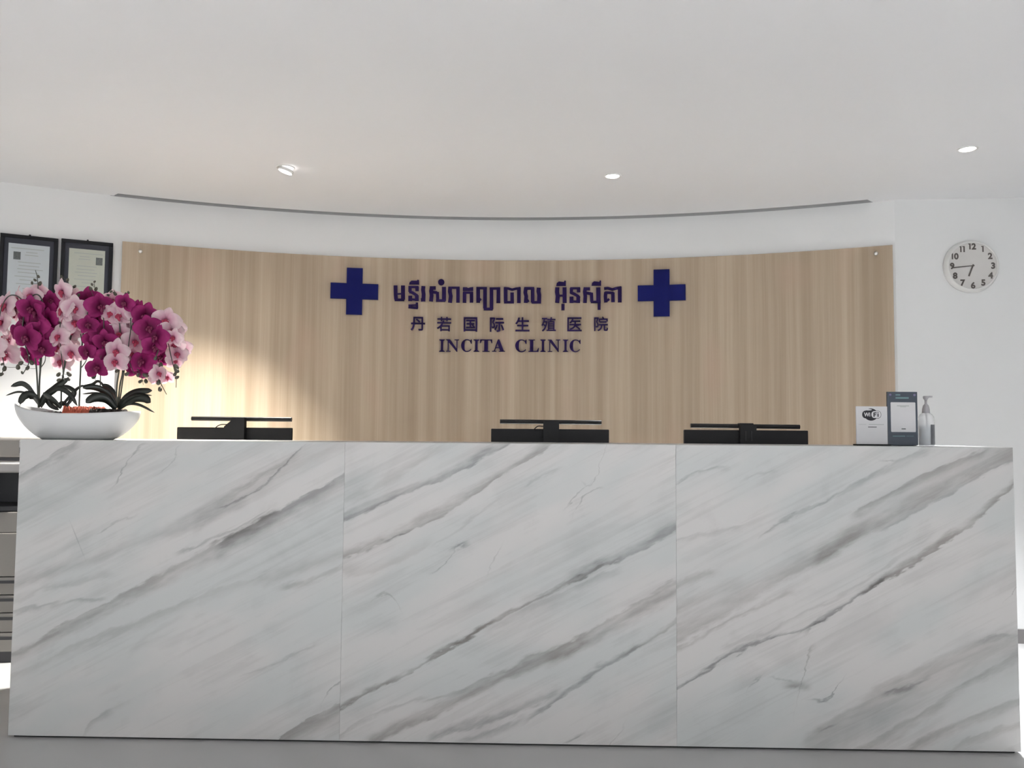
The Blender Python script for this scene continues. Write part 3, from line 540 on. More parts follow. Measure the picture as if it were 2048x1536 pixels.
def serif_glyph(g):
    """bold serif capitals in a unit box, list of polygons"""
    R = lambda x0, x1, y0, y1: [(x0, y0), (x1, y0), (x1, y1), (x0, y1)]
    t = .055
    if g == 'I': return [R(.30, .70, 0, 1), R(0, 1, 0, t), R(0, 1, 1 - t, 1), [(.12, t), (.88, t), (.70, .13), (.30, .13)], [(.12, 1 - t), (.30, .87), (.70, .87), (.88, 1 - t)]]
    if g == 'N': return [R(.13, .20, 0, 1), R(.81, .88, 0, 1), [(.04, 1), (.30, 1), (.88, .18), (.88, 0), (.82, 0)], R(0, .36, 0, t), R(.65, 1, 1 - t, 1), R(0, .2, 1 - t, 1)]
    if g == 'T': return [R(.35, .65, 0, 1), R(.2, .8, 0, t), R(0, 1, 1 - .075, 1), [(0, 1), (0, .70), (.05, .70), (.14, .93)], [(1, 1), (.86, .93), (.95, .70), (1, .70)]]
    if g == 'L': return [R(.14, .46, 0, 1), R(0, .62, 1 - t, 1), R(0, .95, 0, .07), [(.95, 0), (1, .32), (.95, .32), (.78, .07)]]
    if g == 'A': return [[(.44, 1), (.56, 1), (.93, 0), (.63, 0), (.38, .78)], [(.44, 1), (.47, .86), (.20, 0), (.12, 0)], R(.25, .68, .29, .36), R(0, .33, 0, t), R(.52, 1, 0, t)]
    if g == 'C':
        out = []
        n = 30
        O, I_ = [], []
        for i in range(n + 1):
            a = math.radians(38 + (322 - 38) * i / n)
            O.append((.52 + .52 * math.cos(a), .5 + .52 * math.sin(a)))
            thick = .09 + .20 * max(0, -math.cos(a)) ** .8
            I_.append((.54 + (.52 - thick) * math.cos(a), .5 + (.52 - .07) * math.sin(a)))
        for i in range(n): out.append([O[i], O[i + 1], I_[i + 1], I_[i]])
        out += [[(.90, .99), (.97, 1.0), (.97, .66), (.91, .66), (.80, .86)]]
        return out
en = empty('latin_lettering', on_panel(0, 1.63, 0), 0, 'bottom line of the sign, dark blue serif capitals reading INCITA CLINIC', 'lettering', 'lines of lettering on the sign')
for g, s0, s1, z0, z1 in ENGLISH:
    letter_obj([[(s0 / 1000 + x * (s1 - s0) / 1000, z0 / 1000 + y * (z1 - z0) / 1000) for x, y in pl] for pl in serif_glyph(g)], en)
keep_world(en)

# ------------------------------------------------------------------ reception desk
HD = 1.071
desk = empty('reception_desk', (0, 0, 0), 0, 'long reception desk faced with three big grey-veined white marble slabs', 'desk')
for i in range(3):
    x0 = -1.8 + 1.2 * i; x1 = x0 + 1.2
    o = box('marble_slab', x0 + (.0002 if i else 0), x1 - (.0002 if i < 2 else 0), 0.0, .02, .008, HD, M_MARBLE[i], desk, .0004)
    tag(o, ('white marble slab at the left with one broad diagonal grey band', 'middle white marble slab with several parallel grey-brown veins', 'right marble slab with a thin cracked dark vein and brown streaks')[i])
box('counter_top', -1.8, 1.8, .0202, .36, HD - .022, HD - .0005, M_MARBLE_TOP, desk, .001)
for s in (-1, 1):
    x = s * 1.8
    box('end_panel', min(x, x - s * .02), max(x, x - s * .02), .0203, .70, .008, HD - .0225, M_MARBLE_TOP, desk, .001)
box('plinth', -1.785, 1.785, .012, .69, 0.0, .0078, M_BLACK, desk)
box('front_core', -1.78, 1.78, .0205, .06, .014, HD - .0228, M_WORK, desk)
box('work_surface', -1.78, 1.78, .0605, .80, .715, .74, M_WORK, desk, .002)
for x in (-1.0, 0.0, 1.0):
    box('divider', x - .01, x + .01, .0605, .68, .014, .7148, M_WORK, desk)
box('modesty_ledge', -1.78, 1.78, .34, .359, .7402, HD - .0226, M_WORK, desk)

# ------------------------------------------------------------------ monitors with light bars
def monitor(xc, y, w, ztop, label):
    t = empty('monitor', (xc, y, .74), 0, label, 'monitor', 'monitors behind the counter')
    zt = ztop - .74; h = .295
    bm = bmesh.new()
    add_box(bm, -w / 2, w / 2, -.010, .010, zt - h, zt, .004)
    add_box(bm, -w * .36, w * .36, -.030, -.008, zt - h + .03, zt - .06, .012)
    finish('housing', bm, M_BLACK, t)
    box('screen', -w / 2 + .006, w / 2 - .006, .0098, .0112, zt - h + .014, zt - .006, M_BLACKSAT, t)
    box('stand', -.03, .03, -.046, -.028, .008, zt - h + .12, M_BLACK, t, .004)
    box('base', -.11, .11, -.09, .09, 0.0, .009, M_BLACK, t, .003)
    return t
def light_bar(xc, y, xl, xr, zl, zr, zmon, cw, style, label):
    t = empty('monitor_light_bar', (xc, y, zmon), 0, label, 'light bar', 'light bars clipped on the monitors')
    # bar: rounded rod, a little lopsided
    bm = bmesh.new()
    a = Vector((xl - xc, .012, zl - zmon)); b = Vector((xr - xc, .012, zr - zmon))
    tube(bm, [a, a + (b - a) * .004, a + (b - a) * .5, b + (a - b) * .004, b], .0094, None, 16)
    o = finish('bar', bm, M_BLACKSAT, t, False)
    zm = (zl + zr) / 2 - zmon
    bm = bmesh.new()
    if style == 0:     # bracket pushed to one side, seen tilted
        prism(bm, [(-cw * .55, -.055), (-cw * .55, .004), (-cw * .20, zm - .008), (-cw * .15, zm + .006), (cw * .5, zm + .006), (cw * .5, -.055)], 0.020, 0.048, lambda s, z, d: Vector((s, -d + .006, z)))
    else:
        prism(bm, [(-cw / 2, -.060), (-cw / 2, zm - .004), (-cw * .42, zm + .004), (cw * .42, zm + .004), (cw / 2, zm - .004), (cw / 2, -.060)], 0.020, 0.046, lambda s, z, d: Vector((s, -d + .006, z)))
    finish('clamp', bm, M_BLACK, t)
    bm = bmesh.new()
    add_box(bm, -cw * .3, cw * .3, -.016, .020, .0005, max(.004, zm + .002), .0015)
    finish('hook', bm, M_BLACK, t)
    if style == 2:
        box('hinge_cap', -.030, .030, -.012, .024, zm - .008, zm + .013, M_BLACK, t, .004)
        bm = bmesh.new()
        for dx in (-.012, .012): add_box(bm, dx - .004, dx + .004, -.0425, -.0402, -.045, -.004, .001)
        finish('rib', bm, M_BLACKSAT, t)
    else:
        bm = bmesh.new()
        pts = catmull([(-cw * .45, -.02, zm * .35), (-cw * .8, -.02, .012), (-cw * 1.0, -.022, .004), (-cw * 1.1, -.026, -.006)], 6)
        tube(bm, pts, .0022, None, 6); finish('cable', bm, M_BLACK, t, True)
    return t
MY = .48
k = (2.9084 + MY) / (2.9084 + .5)
monitor(-1.183, MY, .492, 1.121, 'black monitor behind the counter, the one nearest the orchid planter')
monitor(.158, MY, .497, 1.1245, 'black monitor behind the counter, the middle one below the sign')
monitor(.979, MY, .517, 1.1265, 'black monitor behind the counter, the one nearest the Wi-Fi card')
light_bar(-1.170, MY, -1.375, -.945, 1.1580, 1.1565, 1.121, .082, 0, 'slim black light bar on the monitor nearest the orchids')
light_bar(.162, MY, -.054, .376, 1.1550, 1.1535, 1.1245, .066, 1, 'slim black light bar on the middle monitor below the sign')
light_bar(.981, MY, .752, 1.209, 1.1435, 1.1415, 1.1265, .066, 2, 'slim black light bar lying low on the monitor nearest the Wi-Fi card')

# ------------------------------------------------------------------ orchid planter
def petal_material(name, centre, mid, edge, r1, r2, r3, transl):
    m, nt, p = new_mat(name)
    N = nt.nodes.new; L = nt.links.new
    tc = N('ShaderNodeTexCoord')
    ln = N('ShaderNodeVectorMath'); ln.operation = 'LENGTH'; L(tc.outputs['Object'], ln.inputs[0])
    nz = N('ShaderNodeTexNoise'); nz.inputs['Scale'].default_value = 3.0; nz.inputs['Detail'].default_value = 3; L(tc.outputs['Object'], nz.inputs['Vector'])
    ad = N('ShaderNodeMath'); ad.operation = 'MULTIPLY_ADD'; L(nz.outputs['Fac'], ad.inputs[0]); ad.inputs[1].default_value = .35; L(ln.outputs['Value'], ad.inputs[2])
    cr = N('ShaderNodeValToRGB'); L(ad.outputs[0], cr.inputs[0])
    e = cr.color_ramp.elements
    e[0].position = r1; e[0].color = centre + (1,)
    e[1].position = r3; e[1].color = edge + (1,)
    k = e.new(r2); k.color = mid + (1,)
    L(cr.outputs[0], p.inputs['Base Color']); p.inputs['Roughness'].default_value = 0.6; p.inputs['Specular IOR Level'].default_value = 0.25
    tr = N('ShaderNodeBsdfTranslucent'); L(cr.outputs[0], tr.inputs[0])
    mx = N('ShaderNodeMixShader'); mx.inputs[0].default_value = transl
    L(p.outputs[0], mx.inputs[1]); L(tr.outputs[0], mx.inputs[2])
    L(mx.outputs[0], nt.nodes['Material Output'].inputs[0])
    return m
M_PINK = petal_material('pale_pink_petal', srgb(140, 36, 78), srgb(212, 158, 180), srgb(232, 210, 214), .26, .48, 1.05, .35)
M_MAGENTA = petal_material('magenta_petal', srgb(82, 4, 48), srgb(122, 12, 78), srgb(156, 42, 108), .25, .65, 1.3, .22)
M_LIP_P = mat('rose_lip', srgb(160, 42, 74), 0.5, vary=0.25, scale=4)
M_LIP_M = mat('dark_magenta_lip', srgb(104, 8, 58), 0.5, vary=0.3, scale=4)
M_STEM = mat('dark_green_stem', (0.045, 0.05, 0.038), 0.5, vary=0.2)
M_LEAF = mat('dark_green_leaf', (0.022, 0.026, 0.022), 0.38, vary=0.35, scale=25)
M_BUD = mat('olive_bud', (0.075, 0.07, 0.05), 0.5, vary=0.3, scale=60)
M_MOSS_O = mat('orange_moss', srgb(158, 76, 56), 0.9, vary=0.5, scale=60)
M_MOSS_D = mat('dark_brown_moss', (0.035, 0.028, 0.026), 0.95, vary=0.5, scale=60)

orchid = empty('potted_orchids', (-1.66, .125, HD), 0, 'white boat-shaped planter of pink and magenta orchids at the left end of the counter', 'potted plant')
OX, OY, OZ = orchid.location
def rel(p): return Vector((p[0] - OX, p[1] - OY, p[2] - OZ))

def rim_z(x):          # world x -> rim height above the counter
    t = (x + 1.660) / .236
    return .0985 + .0135 * t * t + (.020 * t * t * (-t) if t < 0 else -.002 * t) + .006 * max(0, -t)
bm = bmesh.new()
NR, NA = 14, 64
rings = []
def pot_ring(u, inset=0.0):
    ring = []
    for i in range(NA):
        th = 2 * PI * i / NA
        c, s = math.cos(th), math.sin(th)
        xr = -1.660 + .2345 * c
        prof = math.sin(min(1.0, u) * PI / 2) ** .78
        xb = -1.657 + .134 * c
        x = xb + (xr - xb) * prof - inset * c
        yy = (.050 + .055 * prof - inset) * (abs(s) ** .82) * (1 if s >= 0 else -1)
        ring.append(bm.verts.new((x - OX, .125 + yy - OY, u * rim_z(xr))))
    return ring
for j in range(NR + 1): rings.append(pot_ring((j / NR) ** 1.0))
inner = []
for j in range(NR, 5, -1): inner.append(pot_ring(j / NR, .007))
allr = rings + inner
for a, b in zip(allr, allr[1:]):
    for i in range(NA): bm.faces.new((a[i], a[(i + 1) % NA], b[(i + 1) % NA], b[i]))
bm.faces.new(rings[0][::-1]); bm.faces.new(inner[-1])
finish('pot', bm, M_CERAMIC, orchid, True)

def moss(name, x0, x1, material, zt, amp, seedv):
    rnd = random.Random(seedv)
    bm = bmesh.new()
    nx, ny = 40, 16
    G = []
    for i in range(nx + 1):
        x = x0 + (x1 - x0) * i / nx
        t = (x + 1.66) / .225
        hy = .085 * max(.05, 1 - t * t) ** .6
        row = []
        for j in range(ny + 1):
            y = .125 + hy * (2 * j / ny - 1)
            edge = min(i, nx - i, j, ny - j)
            z = (zt if edge else zt - .03) + (rnd.uniform(-amp, amp) if edge else 0)
            row.append(bm.verts.new((x - OX, y - OY, z)))
        G.append(row)
    for i in range(nx):
        for j in range(ny): bm.faces.new((G[i][j], G[i + 1][j], G[i + 1][j + 1], G[i][j + 1]))
    return finish(name, bm, material, orchid)
tag(moss('moss', -1.84, -1.655, M_MOSS_D, .100, .006, 1), 'dark moss')
tag(moss('moss', -1.676, -1.578, M_MOSS_O, .116, .012, 2), 'rusty orange moss')
tag(moss('moss', -1.585, -1.485, M_MOSS_D, .110, .010, 3), 'dark moss')

for pts, w in STEMS:
    bm = bmesh.new()
    tube(bm, catmull([rel(p) for p in pts], 7), w * .00095, w * .00045, 8)
    finish('stem', bm, M_STEM, orchid, True)
for pts, w, tilt in LEAVES:
    bm = bmesh.new()
    P = catmull([rel(p) for p in pts], 6)
    n = len(P); prev = None
    for i, p in enumerate(P):
        t = (P[min(i + 1, n - 1)] - P[max(i - 1, 0)]).normalized()
        side = t.cross(Vector((0, 1, 0))).normalized()
        side = (side * (1 - tilt) + Vector((0, 1, 0)) * tilt).normalized()
        nrm = t.cross(side).normalized()
        u = i / (n - 1)
        hw = w * .58 * (.30 + .70 * math.sin(PI * min(1, u * .9 + .05)) ** .8) * (1 if u < .93 else (1 - u) / .07 * .75 + .25)
        th = .0012
        row = [bm.verts.new(p - side * hw + nrm * .10 * hw), bm.verts.new(p - nrm * .18 * hw), bm.verts.new(p + side * hw + nrm * .10 * hw), bm.verts.new(p + nrm * (th - .1 * hw))]
        if prev:
            for k in range(4): bm.faces.new((prev[k], row[k], row[(k + 1) % 4], prev[(k + 1) % 4]))
        else: bm.faces.new(row)
        prev = row
    bm.faces.new(prev[::-1])
    finish('leaf', bm, M_LEAF, orchid, True)

# flower: three sepals and two broad petals; a lobed lip as its own piece
def petal(bm, ang, length, width, cup, twist, y0):
    ns, nt = 8, 6
    G = []
    ca, sa = math.cos(ang), math.sin(ang)
    for i in range(ns + 1):
        s = i / ns
        hw = width * (math.sin(PI * min(1, .04 + .94 * s ** .80)) ** .62)
        row = []
        for j in range(nt + 1):
            q = 2 * j / nt - 1
            r = .06 + length * s
            x, z = r, q * hw
            y = y0 - cup * math.sin(s * PI * .9) * (1 - .4 * q * q) + .16 * s * s + twist * q * hw + .035 * math.sin(5 * q + 3 * s)
            row.append(bm.verts.new((x * ca - z * sa, y, x * sa + z * ca)))
        G.append(row)
    for i in range(ns):
        for j in range(nt): bm.faces.new((G[i][j], G[i + 1][j], G[i + 1][j + 1], G[i][j + 1]))
def flower_mesh(seedv, material):
    rnd = random.Random(seedv)
    bm = bmesh.new()
    J = lambda a: rnd.uniform(-a, a)
    for a in (90, 222, 318): petal(bm, math.radians(a + J(6)), .88 + J(.05), .36, .10, J(.15), .06)
    for a in (12, 168): petal(bm, math.radians(a + J(6)), .92 + J(.05), .56, .16, J(.2), 0.0)
    me = bpy.data.meshes.new('flower'); bm.to_mesh(me); bm.free(); me.materials.append(material)
    for p in me.polygons: p.use_smooth = True
    return me
def lip_mesh(material):
    bm = bmesh.new()
    def lobe(cx, cy, cz, rx, ry, rz):
        r = bmesh.ops.create_uvsphere(bm, u_segments=8, v_segments=6, radius=1)
        for v in r['verts']: v.co = Vector((cx + v.co.x * rx, cy + v.co.y * ry, cz + v.co.z * rz))
    lobe(0, -.16, .06, .10, .12, .09); lobe(-.14, -.16, -.05, .10, .10, .13); lobe(.14, -.16, -.05, .10, .10, .13)
    lobe(0, -.20, -.20, .11, .09, .19)
    me = bpy.data.meshes.new('lip'); bm.to_mesh(me); bm.free(); me.materials.append(material)
    for p in me.polygons: p.use_smooth = True
    return me
FM = {0: [flower_mesh(i, M_PINK) for i in range(5)], 1: [flower_mesh(10 + i, M_MAGENTA) for i in range(5)]}
LM = {0: lip_mesh(M_LIP_P), 1: lip_mesh(M_LIP_M)}
rnd = random.Random(3)
for i, (kind, x, y, z, r) in enumerate(FLOWERS):
    o = bpy.data.objects.new('flower', FM[kind][i % 5]); COL.objects.link(o); o.parent = orchid
    o.location = rel((x, y, z)); o.scale = (r * 1.25,) * 3
    out = (x - OX) * 1.2
    o.rotation_euler = (rnd.uniform(-.15, .45), rnd.uniform(-.3, .3), out + rnd.uniform(-.62, .62))
    tag(o, 'pale pink orchid bloom with a rose centre' if kind == 0 else 'deep magenta orchid bloom')
    l = bpy.data.objects.new('lip', LM[kind]); COL.objects.link(l); l.parent = o
bm = bmesh.new()
r = bmesh.ops.create_uvsphere(bm, u_segments=10, v_segments=7, radius=1)
for v in r['verts']: v.co.z *= 1.25; v.co.x *= .85 - .12 * v.co.z; v.co.y *= .85 - .12 * v.co.z
bud_me = bpy.data.meshes.new('bud'); bm.to_mesh(bud_me); bm.free(); bud_me.materials.append(M_BUD)
for p in bud_me.polygons: p.use_smooth = True
for (x, y, z, r) in BUDS:
    o = bpy.data.objects.new('bud', bud_me); COL.objects.link(o); o.parent = orchid
    o.location = rel((x, y, z)); o.scale = (r * .95,) * 3; o.rotation_euler = (rnd.uniform(-.5, .5), rnd.uniform(-1.2, 1.2), 0)
# thin twigs joining each bud to the nearest stem
stem_pts = [q for pts, w in STEMS for q in catmull([rel(p) for p in pts], 6)]
for (x, y, z, r) in BUDS:
    b = rel((x, y, z)); q = min(stem_pts, key=lambda s: (s - b).length)
    if .004 < (q - b).length < .06:
        bm = bmesh.new(); mid = (q + b) / 2 + Vector((0, 0, -.002))
        tube(bm, catmull([q, mid, b], 4), .0009, .0007, 5); finish('twig', bm, M_STEM, orchid, True)

# ------------------------------------------------------------------ things at the right end of the counter
def plate(bm, x0, x1, z0, z1, y, th=.0006): add_box(bm, x0, x1, y - th, y, z0, z1)
def rrect(cx, cz, w, h, r, n=6):
    out = []
    for sx, sz_, a0 in ((1, 1, 0), (-1, 1, 90), (-1, -1, 180), (1, -1, 270)):
        for i in range(n + 1):
            a = math.radians(a0 + 90 * i / n)
            out.append((cx + sx * (w / 2 - r) + r * math.cos(a), cz + sz_ * (h / 2 - r) + r * math.sin(a)))
    return out
def flat(name, polys, y, th, material, parent):
    bm = bmesh.new()
    for pl in polys: prism(bm, pl, 0.0, th, lambda s, z, d: Vector((s, y - d, z)))
    return finish(name, bm, material, parent)
def flat_text(name, body, size, cx, cz, y, material, parent, offset=0.0, width=None):
    me, w, h = text_verts(body, size, offset, .0002)
    k = 1.0 if width is None else width / w
    for v in me.vertices: v.co = Vector((cx + v.co.x * k, y - .0002 - v.co.z, cz + v.co.y))
    return link(name, me, material, parent)

wf = empty('wifi_card', (1.386, .20, HD), math.radians(1.5), 'white upright Wi-Fi card on a thin black base at the right of the counter', 'card')
box('card', -.060, .060, -.003, .003, .005, .150, M_CARD, wf, .001)
box('base', -.064, .064, -.020, .020, 0.0, .0048, M_BLACK, wf, .001)
yf = -.0031
cz = .1185
lg = flat('logo', [[(-.003 + .0265 * math.cos(2 * PI * i / 32), cz + .0235 * math.sin(2 * PI * i / 32)) for i in range(32)]], yf, .0003, M_DARKINK, wf)
tag(lg, 'black and white Wi-Fi logo')
flat('logo_left', [rrect(-.018, cz, .038, .030, .0135)], yf - .0003, .0003, M_DARKINK, lg)
flat('logo_ring', [rrect(.0165, cz, .0395, .0295, .0132)], yf - .0003, .0002, M_DARKINK, lg)
flat('logo_right', [rrect(.0165, cz, .0365, .0265, .0118)], yf - .0005, .0002, M_CARD, lg)
flat('logo_swash', [[(-.015 + .016 * math.cos(a) , cz + .0185 + .0028 * math.sin(a)) for a in [2 * PI * i / 16 for i in range(16)]]], yf - .0003, .0002, M_CARD, lg)
flat_text('logo_text', 'Wi', .021, -.0185, cz, yf - .0007, M_CARD, lg, .0006, .024)
fx = .0060
flat('logo_text', [[(fx, cz - .0085), (fx + .0045, cz - .0085), (fx + .0045, cz + .0085), (fx, cz + .0085)], [(fx + .004, cz + .0047), (fx + .0125, cz + .0047), (fx + .0125, cz + .0085), (fx + .004, cz + .0085)], [(fx + .004, cz - .0022), (fx + .0110, cz - .0022), (fx + .0110, cz + .0014), (fx + .004, cz + .0014)],
     [(fx + .0155, cz - .0085), (fx + .0198, cz - .0085), (fx + .0198, cz + .0032), (fx + .0155, cz + .0032)], [(fx + .0155, cz + .0052), (fx + .0198, cz + .0052), (fx + .0198, cz + .0088), (fx + .0155, cz + .0088)]], yf - .0008, .0002, M_DARKINK, lg)
bm = bmesh.new()
plate(bm, -.012, .046, .0795, .0815, yf); plate(bm, -.050, -.022, .0797, .0808, yf)
finish('print_line', bm, M_INK, wf)
bm = bmesh.new(); plate(bm, -.015, .018, .0692, .0722, yf); finish('print_line', bm, M_INK2, wf)

ds = empty('display_stand', (1.505, .205, HD), 0, 'taller slate-blue display stand with a white inset card, beside the Wi-Fi card', 'display stand')
box('board', -.0570, .0570, -.005, .005, 0.002, .207, M_SLATE, ds, .001)
box('foot', -.055, .055, .004, .050, 0.0, .006, M_SLATE, ds, .001)
flat('inset_card', [rrect(.0015, .1095, .094, .114, .003)], -.0051, .0012, M_CARD, ds)
bm = bmesh.new(); plate(bm, -.022, .024, .1515, .1545, -.0064); plate(bm, -.010, .012, .1480, .1500, -.0064)
finish('print_line', bm, M_INK, ds)
bm = bmesh.new(); plate(bm, -.006, .010, .0625, .0665, -.0064); finish('print_line', bm, M_INK2, ds)
bm = bmesh.new()
plate(bm, -.026, -.008, .1925, .1975, -.0051); plate(bm, -.026, .024, .1800, .1870, -.0051); finish('heading_print', bm, M_TEALPRINT, ds)
bm = bmesh.new(); plate(bm, -.040, .008, .0350, .0385, -.0051); plate(bm, .012, .040, .0362, .0380, -.0051); finish('footer_print', bm, M_TEALPRINT, ds)
for sx in (-1, 1):
    bm = bmesh.new(); lathe(bm, [(.0045, 0), (.0045, .0012), (.003, .002)], 14, (sx * .046, 0, .195), 'y')
    for v in bm.verts: v.co.y = -.0052 - v.co.y
    finish('stud', bm, M_LAV, ds)

M_PET = mat('clear_bottle_plastic', (0.80, 0.80, 0.82), 0.12, vary=0.01, alpha=0.35)
M_GEL = mat('clear_gel', (0.56, 0.60, 0.64), 0.25, vary=0.03)
M_LABEL = mat('grey_bottle_label', srgb(92, 94, 98), 0.45, vary=0.2, scale=40)
M_PUMP = mat('grey_clear_pump', srgb(165, 162, 166), 0.3, vary=0.05)
bt = empty('pump_bottle', (1.611, .235, HD), 0, 'clear hand gel pump bottle at the right end of the counter', 'bottle')
bm = bmesh.new()
lathe(bm, [(.026, 0), (.0285, .003), (.0285, .100), (.0275, .112), (.0215, .122), (.0125, .128), (.0115, .134), (.0115, .139)], 36)
finish('body', bm, M_PET, bt, True)
bm = bmesh.new()
lathe(bm, [(.025, .0025), (.0268, .005), (.0268, .078)], 32)
finish('gel', bm, M_GEL, bt, True)
bm = bmesh.new()
rows = []
for i in range(13):
    a = math.radians(-84 + 104 * i / 12)
    rows.append([bm.verts.new((.0288 * math.cos(a), .0288 * math.sin(a), z)) for z in (.006, .082)] + [bm.verts.new((.0291 * math.cos(a), .0291 * math.sin(a), z)) for z in (.082, .006)])
for a, b in zip(rows, rows[1:]):
    for k_ in range(4): bm.faces.new((a[k_], b[k_], b[(k_ + 1) % 4], a[(k_ + 1) % 4]))
bm.faces.new(rows[0]); bm.faces.new(rows[-1][::-1])
finish('label', bm, M_LABEL, bt, True)
bm = bmesh.new()
lathe(bm, [(.0135, .1265), (.0145, .128), (.0135, .142), (.010, .156), (.0055, .161), (.0042, .163), (.0042, .178)], 24)
pu = finish('pump', bm, M_PUMP, bt, True)
bm = bmesh.new()
lathe(bm, [(.0045, .176), (.0095, .184), (.0100, .190), (.008, .193)], 20)
tube(bm, [Vector((0, 0, .1885)), Vector((.012, -.004, .1900)), Vector((.022, -.008, .1905))], .0042, .003, 8)
finish('nozzle', bm, M_PUMP, pu, True)
bm = bmesh.new(); tube(bm, [Vector((.0, 0, .128)), Vector((.003, 0, .07)), Vector((.008, 0, .008))], .0022, None, 8)
finish('dip_tube', bm, M_PUMP, pu, True)

# ------------------------------------------------------------------ wall clock
cl_dir = dv; cl_n = nv                        # along the wall, out of the wall
ang_w = math.atan2(dv.y, dv.x)
base = PR0 + dv * ((2.498 - PR0.x) / dv.x)
ck = empty('wall_clock', (base.x, base.y, 2.037), ang_w, 'round white wall clock with grey numerals on the right wall', 'clock')
RC = .146
bm = bmesh.new()
lathe(bm, [(RC - .003, 0), (RC, .003), (RC, .014), (RC - .004, .022), (.1355, .036), (.1315, .0385), (.1285, .037), (.1265, .030)], 64, axis='y', cap=False)
for v in bm.verts: v.co.y = -v.co.y
finish('case', bm, M_WHITEPL, ck, True)
bm = bmesh.new(); lathe(bm, [(RC - .004, 0.001), (.1270, .029), (0.0001, .029)], 64, axis='y')
for v in bm.verts: v.co.y = -v.co.y
face = finish('face', bm, M_FACE, ck)
M_NUM = mat('grey_numeral', srgb(84, 78, 74), 0.5, vary=0.05)
for h in range(1, 13):
    a = math.radians(90 - 30 * h)
    r = .1075
    cx, cz_ = r * math.cos(a), r * math.sin(a)
    s = str(h)
    dig = []
    widths = {'1': .013}
    total = 0; parts = []
    for c in s:
        if c == '1':
            parts.append(('1', None, .0125)); total += .0125
        else:
            me, w, hh = text_verts(c, .0455, .0021, .0004)
            parts.append((c, me, w)); total += w
    total += .0045 * (len(s) - 1)
    x = cx - total / 2
    bmn = bmesh.new()
    for c, me, w in parts:
        if c == '1':
            prism(bmn, [(x + .0050, cz_ - .0165), (x + .0125, cz_ - .0165), (x + .0125, cz_ + .0165), (x + .0050, cz_ + .0165)], 0, .0008, lambda s_, z_, d: Vector((s_, -.0292 - d, z_)))
            prism(bmn, [(x + .0, cz_ + .0115), (x + .0062, cz_ + .0115), (x + .0062, cz_ + .0165), (x + .0, cz_ + .0165)], 0, .0008, lambda s_, z_, d: Vector((s_, -.0292 - d, z_)))
        else:
            for v in me.vertices: v.co = Vector((x + w / 2 + v.co.x, -.0296 - v.co.z, cz_ + v.co.y))
            bmn.from_mesh(me); bpy.data.meshes.remove(me)
        x += w + .0045
    finish('numeral', bmn, M_NUM, face, recalc=False)
def hand(name, ang, length, w0, w1, y):
    d = Vector((math.cos(ang), math.sin(ang))); n_ = Vector((-d.y, d.x))
    a = d * -.008; b = d * length
    pl = [tuple(a + n_ * w0), tuple(a - n_ * w0), tuple(b - n_ * w1), tuple(b + n_ * w1)]
    bm = bmesh.new(); prism(bm, pl, 0, .001, lambda s, z, dd: Vector((s, y - dd, z)))
    return finish(name, bm, M_NUM, ck)
hand('hour_hand', math.radians(249), .062, .0036, .0042, -.032)
hand('minute_hand', math.radians(185.5), .104, .0024, .0030, -.034)
bm = bmesh.new(); lathe(bm, [(.005, .030), (.005, .036), (.003, .037)], 16, axis='y')
for v in bm.verts: v.co.y = -v.co.y
finish('hub', bm, M_NUM, ck)

# ------------------------------------------------------------------ framed certificates
def certificate(a_deg, w, h, ztop, paper, photo_x, label):
    a = math.radians(a_deg)
    p = on_arc(a, RW - .012, ztop - h)
    t = empty('framed_certificate', p, -a, label, 'framed certificate', 'framed certificates on the white wall')
    f = .019
    for nm, x0, x1, z0, z1 in (('frame_bar', -w / 2, w / 2, h - f, h), ('frame_bar', -w / 2, w / 2, 0, f), ('frame_bar', -w / 2, -w / 2 + f, f, h - f), ('frame_bar', w / 2 - f, w / 2, f, h - f)):
        box(nm, x0, x1, -.012, .010, z0, z1, M_FRAME, t, .002)
    box('mount', -w / 2 + f - .002, w / 2 - f + .002, -.004, .008, f - .002, h - f + .002, M_MAT, t)
    dw, dh = w - 2 * f - .040, h - 2 * f - .050
    zc = h / 2 - .004
    d = box('document', -dw / 2, dw / 2, -.0052, -.004, zc - dh / 2, zc + dh / 2, paper, t)
    box('photo', photo_x - .0165, photo_x + .0165, -.0060, -.0053, zc + dh * .22, zc + dh * .22 + .042, M_INK2, d)
    rn = random.Random(int(a_deg * 10))
    rows = [(.42, .8), (.36, .35), (.31, .4), (.18, .55), (.12, .5), (.06, .62), (0, .5), (-.07, .6), (-.13, .35), (-.20, .5), (-.28, .3)]
    for fz, fw in rows:
        ww = dw * fw * .5
        cx = rn.uniform(-.008, .008)
        if fz in (.36, .31): cx = 0.012 if photo_x < 0 else -.012; ww *= .8
        box('print_line', cx - ww, cx + ww, -.0057, -.0053, zc + fz * dh - .0022, zc + fz * dh + .0022, M_INK, d)
    bm = bmesh.new(); lathe(bm, [(.005, 0), (.005, .006), (.003, .008)], 10, (0, .0, h), 'z')
    finish('hook', bm, M_FRAME, t)
    return t
certificate(-29.62, .268, .395, 2.142, M_PAPER1, -.055, 'black-framed pale certificate with its photo at the left, farther from the panel')
certificate(-26.62, .254, .385, 2.146, M_PAPER2, .060, 'black-framed cream certificate with its photo at the right, next to the oak panel')

